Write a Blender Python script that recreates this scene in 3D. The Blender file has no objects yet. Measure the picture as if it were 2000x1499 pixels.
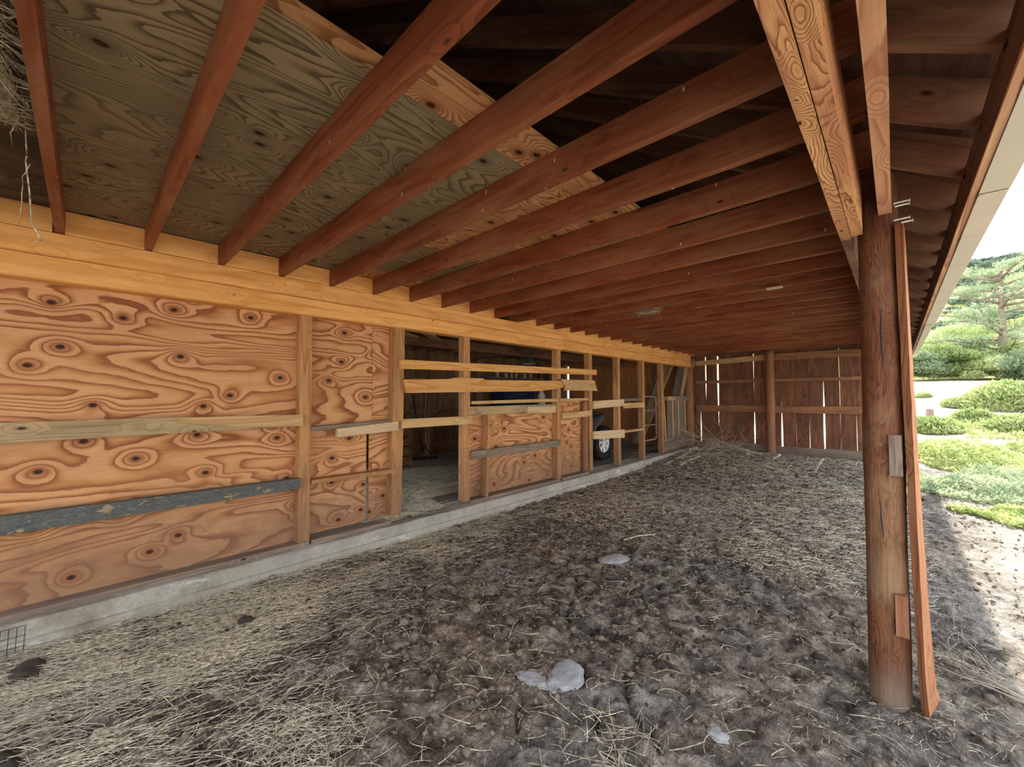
import bpy, bmesh, math, random
import numpy as np
from mathutils import Vector, Matrix, noise as mnoise
random.seed(7); np.random.seed(7)
S = bpy.context.scene
COL = S.collection

# ------------------------------------------------------------------ camera, light, exposure
CAMP = Vector((3.53, 0.0, 1.37))
ax_x = Vector((0.72536636, -0.02449948, -0.6879269))    # world axes seen by the camera (x right, y down, z forward)
ax_y = Vector((0.68835599, 0.02130044, 0.72506022))
ax_z = Vector((-0.00311045, -0.99947289, 0.03231499))
FPX = 790.6
right = Vector((ax_x[0], ax_y[0], ax_z[0])); down = Vector((ax_x[1], ax_y[1], ax_z[1])); fwd = Vector((ax_x[2], ax_y[2], ax_z[2]))
cam_d = bpy.data.cameras.new('camera'); cam = bpy.data.objects.new('camera', cam_d); COL.objects.link(cam)
M3 = Matrix((right, -down, -fwd)).transposed()
cam.matrix_world = Matrix.Translation(CAMP) @ M3.to_4x4()
cam_d.sensor_fit = 'HORIZONTAL'; cam_d.sensor_width = 36.0; cam_d.lens = 36.0 * FPX / 2000.0
cam_d.clip_start = 0.02; cam_d.clip_end = 900
S.camera = cam
S.view_settings.view_transform = 'Standard'; S.view_settings.look = 'None'
S.view_settings.gamma = 1.0; S.view_settings.use_curve_mapping = False
S.view_settings.exposure = 0.75

W = bpy.data.worlds.new('sky'); S.world = W; W.use_nodes = True
wn = W.node_tree.nodes; wl = W.node_tree.links; wn.clear()
wo = wn.new('ShaderNodeOutputWorld'); wb = wn.new('ShaderNodeBackground'); tc = wn.new('ShaderNodeTexCoord')
sp = wn.new('ShaderNodeSeparateXYZ'); rp = wn.new('ShaderNodeValToRGB')
wl.new(tc.outputs['Generated'], sp.inputs[0]); wl.new(sp.outputs[2], rp.inputs[0])
rp.color_ramp.elements[0].position = 0.0; rp.color_ramp.elements[0].color = (1.0, 0.985, 0.96, 1)
rp.color_ramp.elements[1].position = 0.9; rp.color_ramp.elements[1].color = (0.72, 0.84, 1.0, 1)
wl.new(rp.outputs[0], wb.inputs[0]); wb.inputs[1].default_value = 1.9; wl.new(wb.outputs[0], wo.inputs[0])
sun_d = bpy.data.lights.new('sun', 'SUN'); sun = bpy.data.objects.new('sun', sun_d); COL.objects.link(sun)
sdir = Vector((-0.02, math.cos(math.radians(38)), math.sin(math.radians(38)))).normalized()
sun.rotation_euler = sdir.to_track_quat('Z', 'Y').to_euler(); sun_d.energy = 6.5; sun_d.angle = 0.012; sun_d.color = (1.0, 0.95, 0.84)

# ------------------------------------------------------------------ helpers
def ray(px, py):
    return right * (px - 1000) + down * (py - 749.5) + fwd * FPX
def at(px, py, **k):
    d = ray(px, py); (a, v), = k.items(); i = 'XYZ'.index(a)
    return CAMP + d * ((v - CAMP[i]) / d[i])
def link(o, parent=None):
    COL.objects.link(o)
    if parent is not None: o.parent = parent
    return o
def tag(o, label=None, cat=None, group=None, kind=None):
    if label: o['label'] = label
    if cat: o['category'] = cat
    if group: o['group'] = group
    if kind: o['kind'] = kind
    return o
def empty(name, loc=(0, 0, 0), parent=None, **k):
    o = bpy.data.objects.new(name, None); o.location = loc; o.empty_display_size = .1; link(o, parent)
    return tag(o, **k)
def wmat(o):
    m = Matrix.Identity(4)
    while o is not None: m = o.matrix_basis @ m; o = o.parent
    return m
def meshobj(name, vs, fs, mat, parent=None, mtx=None, smooth=False):
    me = bpy.data.meshes.new(name)
    me.from_pydata([tuple(v) for v in vs], [], [tuple(f) for f in fs]); me.update()
    if mat: me.materials.append(mat)
    if smooth: me.polygons.foreach_set('use_smooth', [True] * len(me.polygons))
    o = bpy.data.objects.new(name, me)
    if mtx is not None:
        o.matrix_basis = (wmat(parent).inverted() @ mtx) if parent is not None else mtx
    elif parent is not None: o.matrix_basis = wmat(parent).inverted()
    return link(o, parent)
def npmesh(name, V, F, mat, parent=None, smooth=False):
    """fast mesh from numpy verts and equal-sized faces"""
    me = bpy.data.meshes.new(name); V = np.asarray(V, dtype=np.float32); F = np.asarray(F, dtype=np.int32)
    n = F.shape[1]
    me.vertices.add(len(V)); me.vertices.foreach_set('co', V.ravel())
    me.loops.add(F.size); me.loops.foreach_set('vertex_index', F.ravel())
    me.polygons.add(len(F)); me.polygons.foreach_set('loop_start', np.arange(0, F.size, n, dtype=np.int32))
    me.polygons.foreach_set('loop_total', np.full(len(F), n, dtype=np.int32))
    me.update(calc_edges=True); me.validate()
    if smooth: me.polygons.foreach_set('use_smooth', [True] * len(me.polygons))
    if mat: me.materials.append(mat)
    o = bpy.data.objects.new(name, me); return link(o, parent)
def frame(o, x, y, z):
    m = Matrix.Identity(4)
    for i, a in enumerate((x, y, z)):
        for r in range(3): m[r][i] = a[r]
    for r in range(3): m[r][3] = o[r]
    return m
def board(name, a, b, w, t, mat, parent=None, side=(0, 0, 1), seg=3, jit=.0015, w2=None, bow=0.0):
    """plank from a to b (centre line); local x runs along the grain, y across its width, z through its thickness"""
    a = Vector(a); b = Vector(b); x = (b - a); L = x.length; x.normalize()
    y = Vector(side); y = (y - x * y.dot(x)).normalized(); z = x.cross(y)
    vs = []; fs = []
    for i in range(seg + 1):
        u = i / seg; ww = w if w2 is None else w + (w2 - w) * u
        bo = bow * math.sin(math.pi * u)
        for (sy, sz) in ((-1, -1), (1, -1), (1, 1), (-1, 1)):
            e = jit if 0 <= i <= seg else 0
            vs.append((u * L + (random.uniform(-e, e) if i in (0, seg) else 0), sy * ww / 2 + bo + random.uniform(-e, e), sz * t / 2 + random.uniform(-e, e) * .5))
    for i in range(seg):
        for j in range(4):
            fs.append((4 * i + j, 4 * i + (j + 1) % 4, 4 * i + 4 + (j + 1) % 4, 4 * i + 4 + j))
    fs.append((3, 2, 1, 0)); n = 4 * seg; fs.append((n, n + 1, n + 2, n + 3))
    fs = [tuple(reversed(f)) for f in fs]
    return meshobj(name, vs, fs, mat, parent, frame(a, x, y, z))
def prism(name, pts, d0, d1, org, X, Y, mat, parent=None):
    """2-D outline pts (along X, Y) pushed from depth d0 to d1 along X x Y"""
    X = Vector(X); Y = Vector(Y); Z = X.cross(Y); n = len(pts)
    area = sum(pts[i][0] * pts[(i + 1) % n][1] - pts[(i + 1) % n][0] * pts[i][1] for i in range(n))
    if area < 0: pts = pts[::-1]
    vs = [(p[0], p[1], d0) for p in pts] + [(p[0], p[1], d1) for p in pts]
    fs = [tuple(range(n - 1, -1, -1)), tuple(range(n, 2 * n))] + [(i, (i + 1) % n, n + (i + 1) % n, n + i) for i in range(n)]
    return meshobj(name, vs, fs, mat, parent, frame(org, X, Y, Z))
def rail(name, y0, lo0, hi0, y1, lo1, hi1, xb, xf, mat, parent, extra=None):
    """board lying in the long wall's plane; grain along world y"""
    o = (0, y0, lo0)
    pts = [(0, 0), (y1 - y0, lo1 - lo0), (y1 - y0, hi1 - lo0), (0, hi0 - lo0)]
    if extra: pts = [(p[0] - y0, p[1] - lo0) for p in extra]
    return prism(name, pts, xb, xf, o, (0, 1, 0), (0, 0, 1), mat, parent)
def box(name, x0, x1, y0, y1, z0, z1, mat, parent=None):
    return prism(name, [(0, 0), (x1 - x0, 0), (x1 - x0, y1 - y0), (0, y1 - y0)], 0, z1 - z0, (x0, y0, z0), (1, 0, 0), (0, 1, 0), mat, parent)
class MB:
    def __init__(s): s.v = []; s.f = []
    def add(s, vs, fs):
        n = len(s.v); s.v += [tuple(v) for v in vs]; s.f += [tuple(i + n for i in f) for f in fs]
    def box(s, x0, x1, y0, y1, z0, z1):
        s.add([(x, y, z) for x in (x0, x1) for y in (y0, y1) for z in (z0, z1)], [(0, 1, 3, 2), (4, 6, 7, 5), (0, 4, 5, 1), (2, 3, 7, 6), (0, 2, 6, 4), (1, 5, 7, 3)])
    def tube(s, pts, r, n=8, r2=None, close=True):
        pts = [Vector(p) for p in pts]; rings = []; m = len(pts)
        up = Vector((0, 0, 1))
        for i, p in enumerate(pts):
            d = (pts[min(i + 1, m - 1)] - pts[max(i - 1, 0)]).normalized()
            a = d.cross(up)
            if a.length < .1: a = d.cross(Vector((0, 1, 0)))
            a.normalize(); b = d.cross(a)
            rr = r[i] if isinstance(r, (list, tuple)) else (r if r2 is None else r + (r2 - r) * i / (m - 1))
            rings.append([p + (a * math.cos(2 * math.pi * k / n) + b * math.sin(2 * math.pi * k / n)) * rr for k in range(n)])
        vs = [v for g in rings for v in g]; fs = []
        for i in range(m - 1):
            for k in range(n): fs.append((i * n + k, i * n + (k + 1) % n, (i + 1) * n + (k + 1) % n, (i + 1) * n + k))
        if close: fs.append(tuple(range(n))[::-1]); fs.append(tuple((m - 1) * n + k for k in range(n)))
        s.add(vs, fs)
    def build(s, name, mat, parent=None, smooth=False): return meshobj(name, s.v, s.f, mat, parent, None, smooth)
def local(parent, p): return p
def lump(name, c, r, mat, parent=None, sub=3, amp=.25, freq=3.0, seed=0, squash=(1, 1, 1)):
    bm = bmesh.new(); bmesh.ops.create_icosphere(bm, subdivisions=sub, radius=1.0)
    for v in bm.verts:
        n = mnoise.noise(v.co * freq + Vector((seed * 3.7, seed, 0))) * amp + mnoise.noise(v.co * freq * 4 + Vector((seed, 0, 3))) * amp * .35
        v.co = v.co * (1 + n); v.co = Vector((v.co.x * r * squash[0], v.co.y * r * squash[1], v.co.z * r * squash[2]))
    me = bpy.data.meshes.new(name); bm.to_mesh(me); bm.free(); me.materials.append(mat)
    me.polygons.foreach_set('use_smooth', [True] * len(me.polygons))
    o = bpy.data.objects.new(name, me); o.location = c; return link(o, parent)

# ------------------------------------------------------------------ material builder
class NT:
    def __init__(s, name):
        s.m = bpy.data.materials.new(name); s.m.use_nodes = True; s.n = s.m.node_tree.nodes; s.l = s.m.node_tree.links
        s.n.clear(); s.out = s.n.new('ShaderNodeOutputMaterial'); s.b = s.n.new('ShaderNodeBsdfPrincipled'); s.l.new(s.b.outputs[0], s.out.inputs[0])
        s.b.inputs['Specular IOR Level'].default_value = .25
    def set(s, inp, v):
        if hasattr(v, 'is_linked') or isinstance(v, bpy.types.NodeSocket): s.l.new(v, inp)
        elif isinstance(v, (tuple, list)) and inp.type == 'RGBA': inp.default_value = (*v[:3], 1)
        else: inp.default_value = v
    def co(s, rnd=True, world=False):
        t = s.n.new('ShaderNodeTexCoord')
        if world:
            g = s.n.new('ShaderNodeNewGeometry'); return g.outputs['Position']
        o = t.outputs['Object']
        if rnd:
            i = s.n.new('ShaderNodeObjectInfo'); v = s.n.new('ShaderNodeVectorMath'); v.operation = 'MULTIPLY_ADD'
            cmb = s.n.new('ShaderNodeCombineXYZ')
            for k in range(3): s.l.new(i.outputs['Random'], cmb.inputs[k])
            s.l.new(cmb.outputs[0], v.inputs[0]); v.inputs[1].default_value = (37.1, 23.3, 51.7); s.l.new(o, v.inputs[2]); return v.outputs[0]
        return o
    def rand(s):
        return s.n.new('ShaderNodeObjectInfo').outputs['Random']
    def map(s, vec, sc=(1, 1, 1), loc=(0, 0, 0)):
        m = s.n.new('ShaderNodeMapping'); s.l.new(vec, m.inputs[0]); m.inputs['Scale'].default_value = sc; m.inputs['Location'].default_value = loc; return m.outputs[0]
    def noise(s, vec, scale=1, detail=3, rough=.5, dist=0):
        n = s.n.new('ShaderNodeTexNoise'); s.l.new(vec, n.inputs['Vector']); n.inputs['Scale'].default_value = scale; n.inputs['Detail'].default_value = detail
        n.inputs['Roughness'].default_value = rough; n.inputs['Distortion'].default_value = dist; return n.outputs[0]
    def voro(s, vec, scale=1, feature='F1', rnd=1.0, flat=False):
        n = s.n.new('ShaderNodeTexVoronoi'); n.feature = feature; s.l.new(vec, n.inputs['Vector']); n.inputs['Scale'].default_value = scale
        n.inputs['Randomness'].default_value = rnd; n.voronoi_dimensions = '2D' if flat else '3D'; return n.outputs['Distance']
    def math(s, op, a, b=0.0, c=0.0, clamp=False):
        n = s.n.new('ShaderNodeMath'); n.operation = op; n.use_clamp = clamp
        for i, v in enumerate((a, b, c)): s.set(n.inputs[i], v)
        return n.outputs[0]
    def ramp(s, f, stops, interp='LINEAR'):
        r = s.n.new('ShaderNodeValToRGB'); s.l.new(f, r.inputs[0]); cr = r.color_ramp; cr.interpolation = interp
        while len(cr.elements) < len(stops): cr.elements.new(.5)
        for e, (p, c) in zip(cr.elements, stops):
            e.position = p; e.color = (*c[:3], 1) if isinstance(c, (tuple, list)) else (c, c, c, 1)
        return r.outputs[0]
    def mix(s, f, a, b, mode='MIX'):
        n = s.n.new('ShaderNodeMix'); n.data_type = 'RGBA'; n.blend_type = mode
        s.set(n.inputs[0], f); s.set(n.inputs[6], a); s.set(n.inputs[7], b); return n.outputs[2]
    def sep(s, v):
        n = s.n.new('ShaderNodeSeparateXYZ'); s.l.new(v, n.inputs[0]); return n.outputs
    def fin(s, col, rough=.8, height=None, bd=.01, bs=.5, spec=None):
        s.set(s.b.inputs['Base Color'], col); s.set(s.b.inputs['Roughness'], rough)
        if spec is not None: s.b.inputs['Specular IOR Level'].default_value = spec
        if height is not None:
            bp = s.n.new('ShaderNodeBump'); bp.inputs['Strength'].default_value = bs; bp.inputs['Distance'].default_value = bd
            s.l.new(height, bp.inputs['Height']); s.l.new(bp.outputs[0], s.b.inputs['Normal'])
        return s.m
def wood(name, light, dark, R=9, streak=.25, along=.5, across=7, stain=None, stain_amt=.5, knots=.06, knotc=(.05, .02, .01), bump=.4, rough=.75, var=.25, spec=.25, flecks=False, wob=0.0, zup=False, dirt=False):
    k = NT(name); c = k.co()
    if zup:
        q = k.sep(c); cb = k.n.new('ShaderNodeCombineXYZ'); k.l.new(q[2], cb.inputs[0]); k.l.new(q[0], cb.inputs[1]); k.l.new(q[1], cb.inputs[2]); c = cb.outputs[0]
    n1 = k.noise(k.map(c, (along, across, across)), 1, 2, .5, .3)
    kd = k.voro(k.map(c, (3.2, 7.5, 7.5)), 1, 'F1')
    kb = k.math('MULTIPLY', k.math('SUBTRACT', .35, kd, clamp=True), .9)
    if wob: n1 = k.math('MULTIPLY_ADD', k.noise(k.map(c, (7, 22, 22)), 1, 3, .6), wob, n1)
    r = k.math('FRACT', k.math('MULTIPLY', k.math('ADD', n1, kb), R))
    rings = k.ramp(r, [(0, 0), (.6, .35), (.88, 1), (1, 0)])
    fine = k.noise(k.map(c, (4, 150, 150)), 1, 2, .6)
    col = k.mix(rings, light, dark)
    sm = k.math('MULTIPLY_ADD', fine, streak * 2, 1 - streak)
    col = k.mix(1.0, col, k.ramp(sm, [(0, 0), (1, 1)]) if False else sm, 'MULTIPLY')
    col = k.mix(k.math('MULTIPLY', k.rand(), var), col, k.mix(1, col, (.45, .38, .33), 'MULTIPLY'))
    if stain:
        s1 = k.noise(k.map(c, (1.2, 5, 5)), 1.3, 5, .65)
        col = k.mix(k.math('MULTIPLY', k.ramp(s1, [(.42, 0), (.62, 1)]), stain_amt), col, stain)
    if knots: col = k.mix(k.ramp(kd, [(knots * .6, 1), (knots * 1.4, 0)]), col, knotc)
    if flecks:
        fd = k.voro(k.map(c, (9, 4.5, 9)), 1, 'F1'); col = k.mix(k.ramp(fd, [(.035, .8), (.06, 0)]), col, (.75, .66, .55))
        e = k.noise(k.map(c, (2, 8, 8), (4, 1, 0)), 2, 4, .7); col = k.mix(k.ramp(e, [(.66, 0), (.76, .55)]), col, (.62, .38, .2))
    if dirt:
        z = k.sep(k.co(world=True))[2]; nz = k.noise(k.map(c, (2, 4, 4)), 3, 5, .7)
        f = k.math('SUBTRACT', k.math('MULTIPLY_ADD', nz, .9, .45), z)
        col = k.mix(k.math('MULTIPLY', k.ramp(f, [(.0, 0), (.7, 1)]), .65), col, (.20, .12, .08))
    h = k.math('ADD', k.math('MULTIPLY', rings, -.4), fine)
    return k.fin(col, rough, h, .003, bump, spec)
def plywood(name, light, mid, dark, R=10, stain=None, stain_amt=.4, sc=(.55, 2.6, 2.6), knots=True, dirt=False, rough=.7, var=.15, jag=1.0, halo=(.32, .12, .05)):
    k = NT(name); c = k.co()
    n1 = k.noise(k.map(c, sc), 1, 2.2, .45, .6)
    n1 = k.math('MULTIPLY_ADD', k.noise(k.map(c, (3.2, 11, 11)), 1, 4, .6), .05 * jag, n1)
    kd = k.voro(k.map(c, (2.4, 3.4, 1)), 1, 'F1', 1.0, True)
    if knots: n1 = k.math('ADD', n1, k.math('MULTIPLY', k.math('POWER', k.math('SUBTRACT', 1, k.math('MULTIPLY', kd, 2.6), clamp=True), 2.0), .17))
    r = k.math('FRACT', k.math('MULTIPLY', n1, R))
    col = k.ramp(r, [(0, light), (.38, light), (.62, mid), (.84, dark), (.95, dark), (1, light)])
    big = k.noise(k.map(c, (.5, 1.6, 1.6)), 1, 2, .5)
    col = k.mix(k.ramp(big, [(.42, .0), (.70, .45)]), col, mid)
    fine = k.noise(k.map(c, (6, 170, 170)), 1, 2, .6)
    col = k.mix(1, col, k.math('MULTIPLY_ADD', fine, .42, .8), 'MULTIPLY')
    col = k.mix(k.math('MULTIPLY', k.rand(), var), col, k.mix(1, col, (.6, .5, .42), 'MULTIPLY'))
    if stain:
        s1 = k.noise(k.map(c, (1, 2, 2)), 1.7, 6, .7)
        col = k.mix(k.math('MULTIPLY', k.ramp(s1, [(.40, 0), (.65, 1)]), stain_amt), col, stain)
    if dirt:
        z = k.sep(k.co(world=True))[2]
        nz = k.noise(k.map(c, (2, 4, 4)), 3, 5, .7)
        f = k.math('SUBTRACT', k.math('MULTIPLY_ADD', nz, .9, .34), z)
        col = k.mix(k.math('MULTIPLY', k.ramp(f, [(.0, 0), (.5, 1)]), .68), col, (.20, .115, .08))
        sp_ = k.voro(c, 26, 'F1'); f2 = k.math('SUBTRACT', .9, z, clamp=True)
        col = k.mix(k.math('MULTIPLY', k.ramp(sp_, [(.07, 1), (.12, 0)]), k.math('MULTIPLY', f2, .8, clamp=True)), col, (.55, .47, .38))
    if knots:
        col = k.mix(k.ramp(kd, [(.06, .8), (.17, 0)]), col, halo)
        col = k.mix(k.ramp(kd, [(.035, 1), (.06, 0)]), col, (.05, .018, .01))
    return k.fin(col, rough, fine, .002, .35)
def plain(name, col, rough=.6, metal=0, var=0, nsc=8, bump=0, spec=.3):
    k = NT(name); c = k.co(); n = k.noise(c, nsc, 5, .6)
    cc = k.mix(1, col, k.math('MULTIPLY_ADD', n, var * 2, 1 - var), 'MULTIPLY') if var else col
    k.b.inputs['Metallic'].default_value = metal
    return k.fin(cc, rough, n if bump else None, .01, bump, spec)

M = {}
M['ply_wall'] = plywood('ply_wall', (.71, .39, .19), (.57, .26, .10), (.27, .09, .034), R=19, sc=(.5, 2.1, 2.1), stain=(.40, .16, .07), stain_amt=.35, dirt=True)
M['ply_loft'] = plywood('ply_loft', (.38, .30, .17), (.30, .23, .125), (.135, .10, .056), R=44, sc=(.5, 2.2, 2.2), jag=.7, halo=(.17, .125, .07), stain=(.14, .12, .07), stain_amt=.4, knots=True)
M['ply_loft_orange'] = plywood('ply_loft_orange', (.72, .40, .19), (.55, .26, .10), (.24, .09, .035), R=40, sc=(.5, 2.4, 2.4), jag=.7, stain=(.45, .22, .09), stain_amt=.5)
M['header'] = wood('header', (.98, .52, .18), (.84, .38, .10), R=6, streak=.18, across=5, knots=.05, stain=(.60, .27, .08), stain_amt=.5, var=.12, wob=.03, knotc=(.15, .05, .02))
M['stud'] = wood('stud', (.66, .355, .15), (.46, .21, .075), R=7, streak=.2, stain=(.25, .13, .07), stain_amt=.45, knots=.05, dirt=True)
M['log_wood'] = wood('log_wood', (.44, .20, .095), (.28, .11, .05), R=8, streak=.3, stain=(.2, .11, .07), stain_amt=.5, zup=True, dirt=True)
M['rail_tan'] = wood('rail_tan', (.72, .48, .24), (.55, .32, .13), R=8, across=5, streak=.2, stain=(.42, .26, .12), stain_amt=.4, knots=.05)
M['rail_amber'] = wood('rail_amber', (.84, .46, .17), (.62, .28, .08), R=8, across=5, streak=.2, knots=.055)
M['rail_grey'] = wood('rail_grey', (.42, .31, .18), (.27, .185, .10), R=8, streak=.35, stain=(.66, .44, .20), stain_amt=.5, wob=.04)
M['rail_white'] = wood('rail_white', (.74, .56, .36), (.58, .40, .22), R=5, streak=.15, knots=.04)
M['joist'] = wood('joist', (.32, .092, .036), (.20, .05, .02), R=6, streak=.25, stain=(.42, .20, .10), stain_amt=.5, knots=.05, var=.3, rough=.6, flecks=True)
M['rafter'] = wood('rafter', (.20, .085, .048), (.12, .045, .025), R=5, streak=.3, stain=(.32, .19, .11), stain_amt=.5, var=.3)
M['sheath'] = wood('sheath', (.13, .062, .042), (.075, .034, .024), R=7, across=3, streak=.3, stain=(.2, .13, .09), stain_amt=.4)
M['glulam'] = wood('glulam', (.88, .50, .22), (.26, .075, .035), R=34, across=7, along=1.4, streak=.2, knots=.04, stain=(.36, .12, .07), stain_amt=.6, wob=.06)
M['plank_pale'] = wood('plank_pale', (.74, .45, .26), (.42, .19, .10), R=12, wob=.05, streak=.2, knots=.05, stain=(.42, .17, .10), stain_amt=.5)
M['fence'] = wood('fence', (.33, .145, .075), (.19, .075, .038), R=7, streak=.35, stain=(.10, .055, .04), stain_amt=.75, knots=.09, knotc=(.03, .015, .012), var=.5, bump=.6)
M['fence_rail'] = wood('fence_rail', (.40, .19, .10), (.27, .11, .055), R=5, streak=.3, stain=(.2, .11, .07), stain_amt=.5)
M['interior'] = wood('interior', (.34, .20, .105), (.22, .115, .058), R=7, streak=.35, stain=(.08, .05, .03), stain_amt=.6, var=.5)
M['interior_red'] = wood('interior_red', (.55, .24, .085), (.36, .14, .05), R=6, streak=.3, stain=(.18, .08, .04), stain_amt=.4, var=.3)
M['grey_wood'] = wood('grey_wood', (.30, .235, .185), (.19, .14, .105), R=7, streak=.35, stain=(.14, .10, .08), stain_amt=.5)
M['brace'] = wood('brace', (.52, .25, .125), (.28, .105, .05), R=12, across=8, streak=.3, stain=(.24, .09, .04), stain_amt=.4)
M['metal'] = plain('metal', (.55, .55, .55), .45, .9)
M['galv'] = plain('galv', (.75, .74, .68), .5, .6)
M['black'] = plain('black', (.025, .025, .027), .55, 0, .3)
M['plastic_grey'] = plain('plastic_grey', (.10, .105, .115), .4, 0, .15)
M['rubber'] = plain('rubber', (.022, .022, .022), .85, 0, .3, 30)
M['chrome'] = plain('chrome', (.85, .85, .87), .35, .1)
M['gatepipe'] = plain('gatepipe', (.30, .20, .185), .6, .1, .3, 20)
M['navy'] = plain('navy', (.02, .035, .085), .4, .2, .2)
M['gutter'] = plain('gutter', (.66, .60, .50), .6, 0, .08, 5)
M['white'] = plain('white', (.72, .70, .64), .6)
M['stone'] = plain('stone', (.36, .36, .375), .95, 0, .4, 26, 1.0)
M['manure'] = plain('manure', (.055, .043, .036), .95, 0, .5, 40, 1)
M['clod'] = plain('clod', (.22, .175, .135), .95, 0, .5, 60, 1)
M['roofing'] = plain('roofing', (.14, .12, .11), .9, 0, .3, 30)
M['green_metal'] = plain('green_metal', (.10, .17, .13), .5, .2, .2)
M['glass_jar'] = plain('glass_jar', (.42, .40, .22), .3, 0, .2)

def m_rail_blue():
    k = NT('rail_blue'); c = k.co()
    n = k.noise(k.map(c, (3, 9, 9)), 1.6, 6, .75)
    fine = k.noise(k.map(c, (6, 120, 120)), 1, 2)
    col = k.ramp(n, [(.36, (.34, .26, .17)), (.42, (.075, .085, .09)), (.50, (.13, .13, .12)), (.56, (.045, .065, .08)), (.62, (.44, .32, .18)), (.68, (.10, .11, .11))])
    col = k.mix(1, col, k.math('MULTIPLY_ADD', fine, .6, .7), 'MULTIPLY')
    return k.fin(col, .7, n, .004, .4)
M['rail_blue'] = m_rail_blue()
def m_post():
    k = NT('post_log'); c = k.co(False)
    z = k.sep(c)[2]
    n1 = k.noise(k.map(c, (9, 9, 1.4)), 1, 3.5, .55, .8)
    r = k.math('FRACT', k.math('MULTIPLY', n1, 22))
    rings = k.ramp(r, [(0, 0), (.5, .3), (.88, 1), (1, 0)])
    col = k.mix(rings, (.24, .11, .055), (.095, .036, .018))
    big = k.noise(k.map(c, (5, 5, 1.4)), 1, 4, .6)
    col = k.mix(k.ramp(big, [(.42, 0), (.62, .8)]), col, (.12, .034, .017))
    b2 = k.noise(k.map(c, (3, 3, 2.2), (5, 3, 1)), 1, 4, .6)
    col = k.mix(k.ramp(b2, [(.5, 0), (.66, .75)]), col, (.30, .19, .105))
    fine = k.noise(k.map(c, (90, 90, 5)), 1, 3, .6)
    col = k.mix(1, col, k.math('MULTIPLY_ADD', fine, .7, .65), 'MULTIPLY')
    dirt = k.ramp(k.math('SUBTRACT', k.math('MULTIPLY_ADD', big, .4, .12), z), [(0, 0), (.25, .75)])
    col = k.mix(dirt, col, (.24, .19, .15))
    return k.fin(col, .7, fine, .006, .6)
M['post'] = m_post()
def m_concrete():
    k = NT('concrete'); c = k.co(world=True)
    n = k.noise(c, 3.5, 7, .7); n2 = k.noise(k.map(c, (4, 1.2, 4)), 2.2, 4, .6)
    y = k.sep(c)[1]
    col = k.ramp(n, [(.35, (.19, .165, .125)), (.5, (.29, .26, .21)), (.62, (.40, .375, .325))])
    col = k.mix(k.ramp(n2, [(.6, 0), (.66, .7)]), col, (.66, .66, .66))
    col = k.mix(k.math('MULTIPLY', k.ramp(y, [(0, 0), (1, 1)]), .35), col, (.55, .53, .5))
    f = k.noise(c, 60, 4, .7)
    return k.fin(k.mix(1, col, k.math('MULTIPLY_ADD', f, .6, .7), 'MULTIPLY'), .9, f, .006, .7)
M['concrete'] = m_concrete()
def m_slab():
    k = NT('slab_floor'); c = k.co(world=True); n = k.noise(c, 2.2, 7, .7); f = k.noise(c, 50, 3, .7)
    col = k.ramp(n, [(.35, (.13, .115, .10)), (.65, (.30, .28, .26))])
    return k.fin(k.mix(1, col, k.math('MULTIPLY_ADD', f, .5, .75), 'MULTIPLY'), .85, f, .004, .5)
M['slab'] = m_slab()
def m_ground():
    k = NT('ground_dirt'); c = k.co(world=True); s = k.sep(c)
    n1 = k.noise(c, 1.1, 6, .62); n2 = k.noise(c, 7, 7, .72); n3 = k.noise(c, 55, 5, .75); n4 = k.noise(k.map(c, (1, 1, 1), (9, 4, 0)), .7, 3, .5)
    base = k.ramp(n2, [(.34, (.038, .032, .028)), (.46, (.13, .110, .095)), (.58, (.275, .24, .205)), (.70, (.52, .485, .44))])
    warm = k.ramp(n1, [(.42, 0), (.60, .55)])
    col = k.mix(warm, base, k.mix(1, base, (1.35, 1.15, .95), 'MULTIPLY'))
    col = k.mix(k.ramp(n4, [(.52, 0), (.66, .4)]), col, (.33, .325, .33))
    # ground colour is darker in the shed, paler past its open side and end wall
    xo = k.ramp(k.math('ADD', s[0], k.math('MULTIPLY_ADD', n1, 1.0, -.5)), [(0, 0), (1, 1)])
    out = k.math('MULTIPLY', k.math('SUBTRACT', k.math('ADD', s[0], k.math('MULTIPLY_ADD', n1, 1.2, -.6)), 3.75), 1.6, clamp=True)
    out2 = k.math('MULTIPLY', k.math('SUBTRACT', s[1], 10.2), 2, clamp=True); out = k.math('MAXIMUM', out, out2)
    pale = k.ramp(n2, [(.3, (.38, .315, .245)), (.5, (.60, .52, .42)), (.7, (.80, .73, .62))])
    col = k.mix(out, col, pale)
    d2 = k.math('MULTIPLY', k.math('SUBTRACT', s[1], 46), .1, clamp=True)
    gn = k.noise(k.map(c, (1, .7, 1)), .11, 6, .7)
    hill = k.ramp(gn, [(.36, (.36, .42, .13)), (.5, (.60, .62, .22)), (.64, (.74, .68, .36))])
    hill = k.mix(k.ramp(k.noise(c, .55, 5, .7), [(.5, 0), (.66, .5)]), hill, (.20, .26, .12))
    col = k.mix(d2, col, hill)
    col = k.mix(1, col, k.math('MULTIPLY_ADD', n3, 1.1, .45), 'MULTIPLY')
    vd = k.voro(c, 34, 'F1', 1.0); vd2 = k.voro(c, 90, 'F1', 1.0)
    h = k.math('ADD', k.math('ADD', k.math('MULTIPLY', n2, .8), k.math('MULTIPLY', n3, .7)), k.math('ADD', k.math('MULTIPLY', vd, -.5), k.math('MULTIPLY', vd2, -.3)))
    return k.fin(col, .95, h, .02, 1.0, .1)
M['ground'] = m_ground()
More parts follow.
